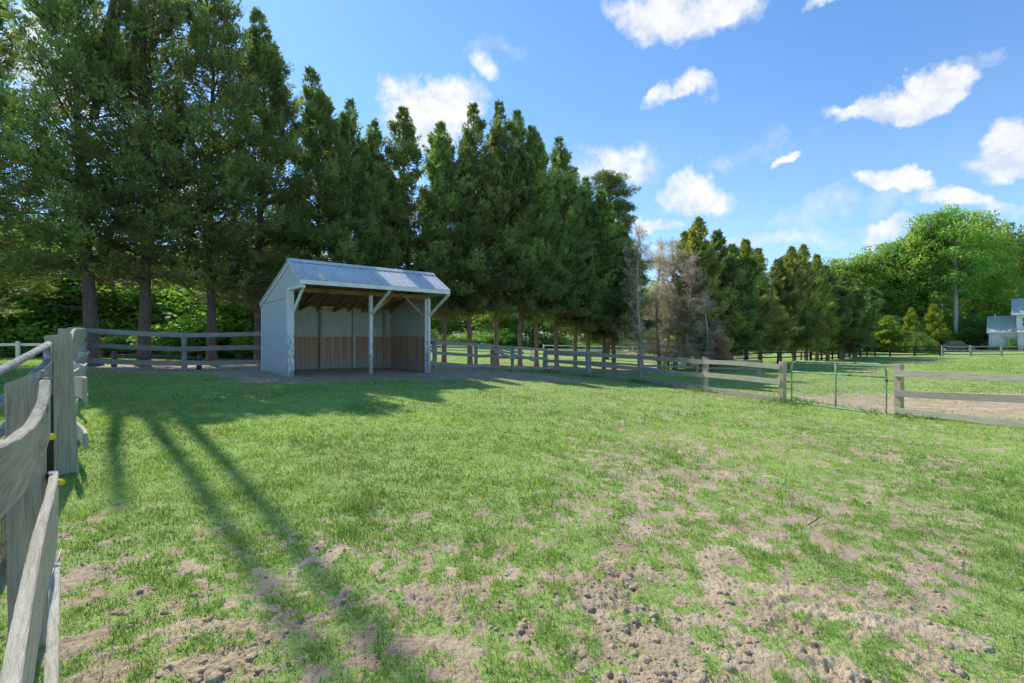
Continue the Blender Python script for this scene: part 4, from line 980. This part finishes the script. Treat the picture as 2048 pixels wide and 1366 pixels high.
sb('right_post', 'peel', lambda m: (m.box(L_-.07, L_+.03, -.03, .11, -.5, Z1-.1), m.box(L_-.16, L_-.075, .02, .11, -.5, Z1-.1)), .006)
for a, s in ((.17, 0), (2.68, 1), (L_-.02, 1)):
    if s == 0: sb('brace', 'white', lambda m: m.beam((a-.03, -.02, 2.02), (a-.03, -O_+.25, Z1-.02), .05, .11))
    else: sb('brace', 'white', lambda m: m.beam((a, -.03, 2.02), (a+.12, -O_+.05, Z1-.0), .05, .1))

# ------------------------------------------------------------------ house, vehicle and far things
M['house_wall'] = plain('blue_grey_house_siding', (.86, .83, .78), .7, .05, scale=2)
def shingle():
    t = NT('grey_green_shingles'); n = t.noise(t.coord((1, 1, 4)), 3, 5); return t.bsdf(t.ramp(n, [(.3, (.36, .42, .37)), (.7, (.5, .56, .5))]), .9, n, .3, .02)
M['shingle'] = shingle()
tg = NT('window_glass'); M['glass'] = tg.bsdf((.05, .06, .08), .08, spec=.8)
hx = lambda px: xd(px, 85)
gb = gz(88, 85)-.1
HM = Matrix.Translation((hx(1978), 85, 0)) @ Matrix.Rotation(R(-47), 4, 'Z') @ Matrix.Diagonal((.69, 1, 1, 1)) @ Matrix.Translation((-hx(1978), -85, 0))
HS = empty('house', (hx(1977), 85, gb), 'blue grey house with grey green roof and white trim at the right edge', 'house')
kx = .0895
def hb(name, mat, fn, parent=None, bevel=0):
    m = MB(); fn(m); m.v = [tuple(HM @ Vector(p)) for p in m.v]; return m.build(name, M[mat], parent or HS, None, bevel=bevel)
xa, xb, xc = hx(1978), hx(2033), hx(2033)+14
e1, r1, e2, r2 = gb+3.4, gb+6.2, gb+6.5, gb+9.3
hb('wall', 'house_wall', lambda m: m.box(xa, xb, 85, 92, gb-.5, e1))
hb('gable', 'house_wall', lambda m: m.add([(xa, 85, e1), (xa, 92, e1), (xa, 88.5, r1), (xa+.1, 85, e1), (xa+.1, 92, e1), (xa+.1, 88.5, r1)], [(0, 1, 2), (5, 4, 3), (0, 3, 4, 1), (0, 2, 5, 3), (1, 4, 5, 2)]))
hb('wall', 'house_wall', lambda m: m.box(xb, xc, 84.9, 94, gb-.5, e2))
def gr(m, x0, x1, y0, y1, ze, zr, t=.12):
    ym = (y0+y1)/2
    for (ya, yb) in ((y0-.35, ym), (y1+.35, ym)):
        v = [(x0, ya, ze), (x1, ya, ze), (x1, yb, zr), (x0, yb, zr)]; v += [(a, b, c+t) for a, b, c in v]
        m.add(v, [(0,1,2,3),(7,6,5,4),(0,4,5,1),(1,5,6,2),(2,6,7,3),(3,7,4,0)])
hb('roof', 'shingle', lambda m: gr(m, xa-.4, xb, 85, 92, e1-.1, r1))
hb('roof', 'shingle', lambda m: gr(m, xb-.9, xc+.5, 84.9, 94, e2-.1, r2))
hb('roof', 'shingle', lambda m: m.add([(xb, 84.85, e1+.7), (xc, 84.85, e1+.7), (xc, 83.2, e1-.1), (xb, 83.2, e1-.1)], [(0, 1, 2, 3)[::-1]]))
hb('eave_trim', 'white', lambda m: m.box(xa-.42, xb-.01, 84.6, 84.68, e1-.25, e1-.02))
hb('eave_trim', 'white', lambda m: m.box(xb-.9, xc, 84.5, 84.58, e2-.25, e2-.02))
hb('rake_trim', 'white', lambda m: (m.beam((xa-.42, 84.65, e1-.08), (xa-.42, 88.5, r1), .06, .25), m.beam((xb-.92, 84.55, e2-.08), (xb-.92, 89.4, r2), .06, .25)))
hb('corner_board', 'white', lambda m: (m.box(xa-.04, xa+.6, 84.94, 84.99, gb-.3, e1-.25), m.box(xa-.06, xa-.01, 84.99, 85.6, gb-.3, e1-.25)))
hb('corner_board', 'white', lambda m: m.box(xb-.05, xb+.2, 84.8, 84.88, e1+.75, e2-.25))
hb('porch_column', 'white', lambda m: m.box(xb+.35, xb+.6, 83.3, 83.55, gb-.3, e1-.1))
hb('porch_column', 'white', lambda m: m.box(xb+.75, xb+1.0, 83.3, 83.55, gb-.3, e1-.1))
w = hb('window', 'white', lambda m: m.box(xb+.9, xb+2.3, 84.8, 84.88, gb+4.3, gb+6.0))
hb('pane', 'glass', lambda m: (m.box(xb+1.05, xb+2.15, 84.78, 84.795, gb+4.45, gb+5.1), m.box(xb+1.05, xb+2.15, 84.78, 84.795, gb+5.2, gb+5.85)), w)
hb('vent', 'white', lambda m: m.tube([(xa+1.0, 87.5, r1-.6), (xa+1.0, 87.5, r1+.5)], .12, 8))
TL = empty('garden_trellis', (hx(2021), 84.6, gb), 'dark lattice trellis with a climbing shrub against the house wall', 'trellis')
m = MB(); x0 = hx(2009)
for i in range(-5, 9):
    for s in (1, -1):
        aa, bb_ = x0+i*.34, x0+i*.34+s*2.2
        p, q = Vector((aa, 84.75, gb+.5)), Vector((bb_, 84.75, gb+2.7))
        if min(p.x, q.x) < x0-.6 or max(p.x, q.x) > x0+3.0: continue
        m.beam(p, q, .03, .05)
m.v = [tuple(HM @ Vector(p)) for p in m.v]; m.build('lattice', M['black'], TL)
_q = HM @ Vector((hx(2024), 84.3, 0)); copy_tree(b6, 'bush', _q.x, _q.y, 'climbing bush growing up the trellis beside the house door', UG, 1, (.75, .4, .75))
for i, (px, s) in enumerate(((1990, .28), (1998, .3), (2012, .35), (2036, .3))):
    _q = HM @ Vector((hx(px), 83.9, 0)); copy_tree(b6, 'bush', _q.x, _q.y, 'small clipped shrub in the bed below the house wall', 'small shrubs below the house wall', i, (.45, .4, s))

M['truck'] = plain('black_car_paint', (.02, .02, .024), .25, .1, spec=.7)
M['tyre'] = plain('tyre_rubber', (.015, .015, .015), .85, .1)
M['rim'] = plain('alloy_rim', (.55, .55, .56), .35, .1, .7)
TX, TY = xd(1903, 80), 80.0; TZ = gz(TX, TY)
TK = empty('pickup_truck', (TX, TY, TZ), 'black pickup truck parked side-on behind the far fence', 'pickup truck')
prof = [(-3.0, .45), (-3.0, 1.15), (-1.55, 1.18), (-1.5, 1.2), (-1.35, 1.82), (-1.0, 1.9), (.6, 1.88), (.95, 1.8), (1.75, 1.22), (2.85, 1.1), (3.0, .9), (3.0, .45), (2.55, .4), (2.45, .75), (2.1, .92), (1.75, .75), (1.65, .4), (-1.55, .4), (-1.65, .75), (-2.0, .92), (-2.35, .75), (-2.45, .4)]
def tp(name, mat, fn, parent=TK, bevel=0): m = MB(); fn(m); return m.build(name, M[mat], parent, Matrix.Translation((TX, TY, TZ)), bevel=bevel)
def ext(m, pr, y0, y1):
    n = len(pr); v = [(x, y0, z) for x, z in pr]+[(x, y1, z) for x, z in pr]
    m.add(v, [tuple(range(n)), tuple(range(n, 2*n))[::-1]]+[((i+1) % n, i, i+n, (i+1) % n+n) for i in range(n)])
tp('body', 'truck', lambda m: ext(m, prof, -.95, .95), bevel=.05)
tp('window', 'glass', lambda m: ext(m, [(-1.3, 1.3), (-1.15, 1.76), (-.25, 1.79), (-.25, 1.3)], -.962, -.951))
tp('window', 'glass', lambda m: ext(m, [(-.1, 1.3), (-.1, 1.79), (.65, 1.77), (1.35, 1.3)], -.962, -.951))
for x in (-2.0, 2.1):
    wl = tp('wheel', 'tyre', lambda m: m.tube([(x, -.97, .38), (x, -.72, .38)], .38, 18))
    tp('rim', 'rim', lambda m: m.tube([(x, -.985, .38), (x, -.96, .38)], .24, 14), wl)
    tp('wheel', 'tyre', lambda m: m.tube([(x, .97, .38), (x, .72, .38)], .38, 18))
tp('bumper', 'rim', lambda m: m.box(2.98, 3.08, -.9, .9, .45, .65)); tp('headlight', 'rim', lambda m: m.box(2.8, 2.99, -.965, -.7, .85, 1.0))
M['blue'] = plain('dark_blue_plastic', (.03, .06, .25), .5, .1); M['pale_blue'] = plain('pale_blue_plastic', (.42, .6, .78), .5, .1)
for px, mat, lab, w in ((1700, 'blue', 'dark blue wheeled bin beside the far road', .8), (1718, 'pale_blue', 'pale blue wheeled bin beside the far road fence', .8)):
    x = xd(px, 72); z = gz(x, 72)
    e = empty('wheeled_bin', (x, 72, z), lab, 'bin')
    m = MB(); v = [(-.36*w, -.36, .08), (.36*w, -.36, .08), (.36*w, .36, .08), (-.36*w, .36, .08), (-.5*w, -.48, 1.35), (.5*w, -.48, 1.35), (.5*w, .48, 1.35), (-.5*w, .48, 1.35)]
    m.add(v, [(0,3,2,1),(4,5,6,7),(0,1,5,4),(1,2,6,5),(2,3,7,6),(3,0,4,7)]); m.build('body', M[mat], e, Matrix.Translation((x, 72, z)), bevel=.03)
    m = MB(); m.box(-.55*w, .55*w, -.54, .54, 1.35, 1.47); m.build('lid', M[mat], e, Matrix.Translation((x, 72, z)), bevel=.03)
    for s in (-1, 1): m = MB(); m.tube([(s*.3*w, .3, .12), (s*.45*w, .3, .12)], .12, 12); m.build('wheel', M['tyre'], e, Matrix.Translation((x, 72, z)))
def strip(name, pts, w, mat, lift):
    m = MB(); v = []; n = len(pts)*6
    P2 = [Vector((x, y)) for x, y in pts]; out = []
    for i in range(len(P2)-1):
        for k in range(12): out.append(P2[i].lerp(P2[i+1], k/12))
    out.append(P2[-1])
    for i, p in enumerate(out):
        d = (out[min(i+1, len(out)-1)]-out[max(i-1, 0)]).normalized(); nn = Vector((-d.y, d.x))*w/2
        for q in (p+nn, p, p-nn): v.append((q.x, q.y, gz(q.x, q.y)+lift))
    f = []
    for i in range(len(out)-1):
        for k in (0, 1): f.append((3*i+k, 3*i+k+1, 3*i+k+4, 3*i+k+3))
    m.add(v, f); o = m.build(name, M[mat], None); tag(o, kind='structure'); return o
strip('road', [(-40, 66), (-5, 68), (20, 72), (45, 76), (60, 79), (75, 82), (110, 81.5)], 4.5, 'road', .07)
# white house glimpsed beyond
x, y = xd(1016, 84), 84.0; z = gz(x, y)
e = empty('distant_house', (x, y, z), 'small white house glimpsed between the cypress trunks', 'house')
Mx = Matrix.Translation((x, y, z))
m = MB(); m.box(-2.6, 2.6, 0, 5, -.3, 3.4); m.build('wall', M['white'], e, Mx)
m = MB(); v = [(-2.9, -.3, 3.3), (2.9, -.3, 3.3), (2.9, 2.5, 4.9), (-2.9, 2.5, 4.9), (2.9, 5.3, 3.3), (-2.9, 5.3, 3.3)]; m.add(v, [(0, 1, 2, 3), (3, 2, 4, 5)]); m.build('roof', M['shingle'], e, Mx)
for a in (-1.2, 1.0): m = MB(); m.box(a, a+.9, -.04, -.005, 1.1, 2.5); m.build('window', M['glass'], e, Mx)

# ------------------------------------------------------------------ grass, weeds, clods
def in_fence_clear(x, y):
    a = (x-SA[0])*U2[0]+(y-SA[1])*U2[1]; b = (x-SA[0])*V2[0]+(y-SA[1])*V2[1]
    return ~((a > -.02) & (a < 5.05) & (b > .0) & (b < 3.05))
def build_grass():
    rng = np.random.default_rng(77); N = 760000
    # distribution: uniform in angle, log-ish in distance
    u = rng.random(N); d = 1.2*np.exp(u*math.log(62/1.2))
    a = np.tan(np.radians(50.5))*rng.uniform(-1, 1, N)
    x = a*d; y = d+.0
    # tuft clumping
    tx = fbm(x*7, y*7, 301, 2)
    g = mask(x, y); keep = (rng.random(N) < np.minimum(1, (d/2.7)**1.3)) & (rng.random(N) < g*(.35+.65*sstep(.35, .6, tx))+.05*sstep(.45, .6, tx)) & in_fence_clear(x, y)
    x, y, d, g = x[keep], y[keep], d[keep], g[keep]; n = len(x)
    z = ground_z(x, y)
    hgt = fbm(x*1.1, y*1.1, 211, 3)
    sc = np.clip(d/3.2, .8, None)
    ln = .78*(.024+.03*np.clip(hgt-.3, 0, 1)+.016*rng.random(n))*rng.uniform(.6, 1.4, n)*np.clip(sc, .8, 2.2)**.45*(1+.8*sstep(.62, .74, fbm(x*3.3, y*3.3, 733, 2)))
    wd = .0042*rng.uniform(.7, 1.4, n)*np.clip(sc, .8, 14)**.92
    az = rng.uniform(0, 2*np.pi, n); lean = rng.uniform(.15, 1.0, n)
    D = np.stack([np.cos(az)*lean, np.sin(az)*lean, np.ones(n)], -1); D = unit(D)
    az2 = az+rng.normal(0, .3, n)
    S = np.stack([-np.sin(az2), np.cos(az2), np.zeros(n)], -1)
    B = np.stack([x, y, z-.004], -1)
    mid = B+D*(ln*.55)[:, None]; D2 = unit(D+np.stack([np.cos(az)*.7, np.sin(az)*.7, -.25+0*az], -1)); tip = mid+D2*(ln*.5)[:, None]
    w = wd[:, None]
    V = np.stack([B-S*w*.5, B+S*w*.5, mid+S*w*.42, mid-S*w*.42, tip-S*w*.05, tip+S*w*.05], 1).reshape(-1, 3)
    i = np.arange(n)*6
    Fq = np.concatenate([np.stack([i, i+1, i+2, i+3], -1), np.stack([i+3, i+2, i+5, i+4], -1)])
    big = fbm(x*.5, y*.5, 401, 3); tone = np.clip(-.12+1.15*big+.25*(fbm(x*9, y*9, 811, 2)-.5)+rng.normal(0, .15, n), .1, 1)
    tone = np.where(rng.random(n) < .03+.12*sstep(.5, .7, fbm(x*2.2, y*2.2, 611, 2)), rng.uniform(0, .06, n), tone)
    o = meshobj('grass', np_mesh('grass', V, Fq, np.concatenate([tone, tone]), False, M['grass']))
    tag(o, 'short patchy green pasture grass', 'grass', kind='stuff')
build_grass()
def build_clods():
    rng = np.random.default_rng(9); base = MB()
    t = (1+5**.5)/2; iv = np.array([(-1,t,0),(1,t,0),(-1,-t,0),(1,-t,0),(0,-1,t),(0,1,t),(0,-1,-t),(0,1,-t),(t,0,-1),(t,0,1),(-t,0,-1),(-t,0,1)], float); iv = unit(iv)
    fc = [(0,11,5),(0,5,1),(0,1,7),(0,7,10),(0,10,11),(1,5,9),(5,11,4),(11,10,2),(10,7,6),(7,1,8),(3,9,4),(3,4,2),(3,2,6),(3,6,8),(3,8,9),(4,9,5),(2,4,11),(6,2,10),(8,6,7),(9,8,1)]
    vs = list(map(tuple, iv)); cache = {}; f2 = []
    def md(a, b):
        k = (min(a, b), max(a, b))
        if k not in cache: p = (np.array(vs[a])+np.array(vs[b]))/2; vs.append(tuple(p/np.linalg.norm(p))); cache[k] = len(vs)-1
        return cache[k]
    for a, b, c in fc: ab, bc, ca = md(a, b), md(b, c), md(c, a); f2 += [(a, ab, ca), (b, bc, ab), (c, ca, bc), (ab, bc, ca)]
    iv = np.array(vs); f2 = np.array(f2)
    N = 30000; u = rng.random(N); d = 1.3+7.5*u**1.3; x = np.tan(np.radians(50))*rng.uniform(-1, 1, N)*d; y = d
    g = mask(x, y); cl = fbm(x*1.6, y*1.6, 505, 3)
    keep = (rng.random(N) < (1-g)*.8*sstep(.42, .68, cl)+.02*(cl > .5)*(y < 4)) & (x > -3.4-.0*y) & (x > -.95*y+.12)
    x, y = x[keep], y[keep]; n = len(x); s = .003+.010*rng.random(n)**3.0*(1+1.2*sstep(3.4, 1.8, y))+.010*(rng.random(n) < .01); z = ground_z(x, y)+s*.0
    V = iv[None]*(1+.42*rng.normal(0, 1, (n, len(iv), 1)).clip(-1.4, 1.4)*.6)*s[:, None, None]*rng.uniform(.6, 1.4, (n, 1, 3))*np.array([1, 1, .65])
    V = V+np.stack([x, y, z], -1)[:, None]
    Fq = f2[None]+(np.arange(n)*len(iv))[:, None, None]
    o = meshobj('soil_clods', np_mesh('soil_clods', V.reshape(-1, 3), Fq.reshape(-1, 3), None, False, M['clod']))
    tag(o, 'dry brown clods of trampled soil', 'soil', kind='stuff')
build_clods()
def build_weeds():
    rng = np.random.default_rng(12); B = []; D = []; L = []; Wd = []; T = []
    def rosette(x, y, n, s, h=.04):
        z = float(ground_z(np.array([x]), np.array([y]))[0])
        for i in range(n):
            a = rng.uniform(0, 6.28); b = np.array([x, y, z+rng.uniform(0, h)]); d = np.array([math.cos(a), math.sin(a), rng.uniform(.1, .9)])
            B.append(b+d*[.3*s, .3*s, 0]); D.append(d/np.linalg.norm(d)); L.append(s*rng.uniform(.6, 1.2)); Wd.append(s*.4*rng.uniform(.7, 1.2)); T.append(rng.random())
    # along the left fence
    for i in range(170):
        s = rng.random(); x = -2.0-4.5*s**.8; y = -x*.98+.15; o = rng.uniform(.05, .4); rosette(x+o*.745, y+o*.6+rng.normal(0, .08), 12, rng.uniform(.012, .026), .05)
    for i in range(0):
        rosette(-1.55+rng.normal(0, .16), 1.92+rng.normal(0, .14), 12, rng.uniform(.03, .05), .09)
    for i in range(60):
        rosette(-2.35+rng.normal(0, .12), 1.98+rng.normal(0, .12), 12, rng.uniform(.015, .03), .07)
    for i in range(240):
        d = 2+9*rng.random(); rosette(rng.uniform(-1, 1)*d, d, 8, rng.uniform(.015, .03), .01)
    for (cx, cy, n_) in ((5.85, 21.3, 60), (7.4, 18.1, 50), (8.8, 15.2, 60), (3.9, 23.6, 50), (9.9, 11.8, 40), (1.9, 25.6, 40)):
        for i in range(n_): rosette(cx+rng.normal(0, .45), cy+rng.normal(0, .45), 9, rng.uniform(.06, .12), .12)
    B, D, L, Wd, T = map(np.array, (B, D, L, Wd, T)); N = unit(np.array([0, 0, 1.])+rng.normal(0, .3, D.shape))
    v, f = leaflets(B, D, N, L, Wd); o = meshobj('weeds', np_mesh('weeds', v, f, T, False, M['weed'])); tag(o, 'low broad leaved weeds among the grass', 'weeds', kind='stuff')
    # yellow flowers
    n = 900; c = [(14.2, 15.3), (17.2, 15.8), (19.5, 16.0), (16, 16.5), (18.5, 14.6)]; ci = rng.integers(0, 5, n)
    x = np.array([c[i][0] for i in ci])+rng.normal(0, .6, n); y = np.array([c[i][1] for i in ci])+rng.normal(0, .3, n); z = base_z(x, y)+rng.uniform(.05, .16, n)
    a = rng.uniform(0, 6.28, (n,)); B = np.stack([x, y, z], -1); D = np.stack([np.cos(a), np.sin(a), 0*a], -1)
    v, f = leaflets(B, D, np.tile([0, 0, 1.], (n, 1))+rng.normal(0, .3, (n, 3)), np.full(n, .05), np.full(n, .05)); o = meshobj('yellow_flowers', np_mesh('yellow_flowers', v, f, None, False, M['flower'])); tag(o, 'patch of small yellow flowers beyond the gate side fence', 'flowers', kind='stuff')
    # fallen twig
    m = MB(); p = P(1636, 1018, 3.95); z = gz(p.x, p.y)+.03; m.tube([(p.x-.12, p.y-.06, z-.01), (p.x, p.y, z+.015), (p.x+.09, p.y+.08, z+.02)], [.005, .004, .002], 5)
    m.tube([(p.x, p.y, z+.015), (p.x+.03, p.y+.07, z+.03)], [.003, .0015], 5); tag(m.build('fallen_twig', M['bark'], None), 'thin grey fallen twig on the patchy grass', 'twig')
build_weeds()

# ------------------------------------------------------------------ light, sky, camera
AZ, EL = R(-40), R(46)
sv = Vector((math.sin(AZ)*math.cos(EL), math.cos(AZ)*math.cos(EL), math.sin(EL)))
sun = bpy.data.lights.new('sun', 'SUN'); sun.energy = 4.7; sun.angle = R(.36); sun.color = (1, .955, .88)
so = bpy.data.objects.new('sun', sun); COL.objects.link(so); so.rotation_euler = sv.to_track_quat('Z', 'Y').to_euler(); so.location = (-30, 30, 40)
w = bpy.data.worlds.new('World'); SC.world = w; w.use_nodes = True; nt = w.node_tree; nt.nodes.clear()
T = NT.__new__(NT); T.t = nt; T.m = None
T.out = nt.nodes.new('ShaderNodeOutputWorld')
bg = nt.nodes.new('ShaderNodeBackground'); sky = nt.nodes.new('ShaderNodeTexSky'); sky.sky_type = 'NISHITA'; sky.sun_disc = False
sky.sun_elevation = EL; sky.sun_rotation = AZ; sky.air_density = 1.0; sky.dust_density = .15; sky.ozone_density = 2.0
tc = T.n('ShaderNodeTexCoord'); dirv = tc.outputs['Generated']
nz = T.n('ShaderNodeTexNoise'); nz.inputs['Scale'].default_value = 7; nz.inputs['Detail'].default_value = 6; nz.inputs['Roughness'].default_value = .6; nt.links.new(dirv, nz.inputs['Vector'])
sub = T.n('ShaderNodeVectorMath', operation='SUBTRACT'); nt.links.new(nz.outputs['Color'], sub.inputs[0]); sub.inputs[1].default_value = (.5, .5, .5)
scl = T.n('ShaderNodeVectorMath', operation='SCALE'); nt.links.new(sub.outputs[0], scl.inputs[0]); scl.inputs['Scale'].default_value = .17
wd_ = T.n('ShaderNodeVectorMath', operation='ADD'); nt.links.new(dirv, wd_.inputs[0]); nt.links.new(scl.outputs[0], wd_.inputs[1]); wv = wd_.outputs[0]
fine = T.noise(dirv, 22, 7, .62)
clouds = [(1345, 5, 145, 60, 1, 6), (870, 215, 118, 62, 1, -8), (790, 180, 45, 30, .6, 0), (968, 128, 42, 26, .6, 20), (1352, 188, 66, 28, .9, 0), (1770, 210, 110, 34, 1, 2), (1860, 185, 80, 46, 1, 8), (2030, 300, 70, 62, 1, 0), (1582, 322, 32, 13, .75, 0), (1800, 372, 85, 24, .95, 16), (1930, 412, 110, 26, .85, 26),
  (1400, 385, 70, 42, .85, 18), (1225, 330, 95, 44, .62, 18), (1310, 447, 66, 18, .8, 0), (1770, 468, 42, 24, .8, 0), (1640, 12, 50, 16, .5, 0), (120, 130, 130, 120, .85, 0), (350, 395, 90, 50, .8, 0), (1500, 300, 160, 30, .25, 0), (1680, 420, 160, 40, .3, 0), (1000, 90, 110, 20, .25, 0), (1900, 130, 90, 22, .3, 0), (-400, 200, 200, 90, .8, 0), (2500, 150, 220, 90, .8, 0), (1500, 490, 300, 22, .4, 0)]
tot = None
for (cx, cy, sx, sy, st, rot) in clouds:
    sx *= 1.08; sy *= 1.12
    d = Vector(((cx-1024)/F, 1, (YH-cy)/F)); ln = d.length; d.normalize()
    rt = Vector((d.y, -d.x, 0)).normalized(); up = rt.cross(d); c_, s_ = math.cos(R(-rot)), math.sin(R(-rot)); r2, u2 = rt*c_+up*s_, up*c_-rt*s_
    ka = F*ln/sx*(1 if abs(cx-1024) < 500 else 1.15); kb = F*ln/sy
    q = []
    for vec, k in ((r2, ka), (u2, kb)):
        dp = T.n('ShaderNodeVectorMath', operation='DOT_PRODUCT'); nt.links.new(wv, dp.inputs[0]); dp.inputs[1].default_value = tuple(vec*k); q.append(T.math('POWER', T.math('ABSOLUTE', dp.outputs['Value']), 2))
    dd = T.n('ShaderNodeVectorMath', operation='DOT_PRODUCT'); nt.links.new(dirv, dd.inputs[0]); dd.inputs[1].default_value = tuple(d)
    fr = T.math('GREATER_THAN', dd.outputs['Value'], .3)
    e_ = T.math('SUBTRACT', 1.0, T.math('ADD', q[0], q[1]), clamp=True)
    e_ = T.math('MULTIPLY', T.math('POWER', e_, .85), T.math('MULTIPLY', fr, st)); tot = e_ if tot is None else T.math('MAXIMUM', tot, e_)
fac = T.math('ADD', tot, T.math('MULTIPLY', T.math('SUBTRACT', fine, .5), T.math('ADD', T.math('MULTIPLY', tot, 1.7), .35)))
fac = T.ramp(fac, [(.12, 0), (.36, .32), (.62, .85), (.9, .98)])
sz_ = T.n('ShaderNodeSeparateXYZ'); nt.links.new(dirv, sz_.inputs[0])
wisp = T.noise(wd_.outputs[0], 2.6, 6, .6)
low = T.ramp(sz_.outputs[2], [(.0, .55), (.16, .33), (.42, .06), (.7, 0)])
haze = T.math('MULTIPLY', T.ramp(wisp, [(.36, .35), (.66, 1)]), low)
skc = T.mix(1.0, sky.outputs[0], (.82, 1.17, 1.46), 'MULTIPLY')
skc = T.mix(haze, skc, (5.2, 6.1, 6.8))
skc = T.mix(fac, skc, T.mix(T.ramp(fine, [(.35, 0), (.6, 1)]), (5.1, 5.5, 6.2), (6.9, 6.95, 7.0)))
nt.links.new(skc, bg.inputs[0]); bg.inputs[1].default_value = .15; nt.links.new(bg.outputs[0], T.out.inputs[0])

cam = bpy.data.cameras.new('camera'); co = bpy.data.objects.new('camera', cam); COL.objects.link(co)
cam.sensor_width = 36; cam.lens = F/2048*36; cam.clip_start = .05; cam.clip_end = 2000; cam.shift_y = -(683-YH)/2048
co.location = (0, 0, EYE); co.rotation_euler = (math.pi/2, 0, 0); SC.camera = co
SC.view_settings.view_transform = 'Standard'; SC.view_settings.look = 'None'; SC.view_settings.exposure = 0
SC.render.engine = 'CYCLES'; SC.cycles.max_bounces = 4; SC.cycles.transparent_max_bounces = 4; SC.cycles.diffuse_bounces = 3; SC.cycles.adaptive_threshold = .03; SC.cycles.use_denoising = True
SC.cycles.use_adaptive_sampling = True
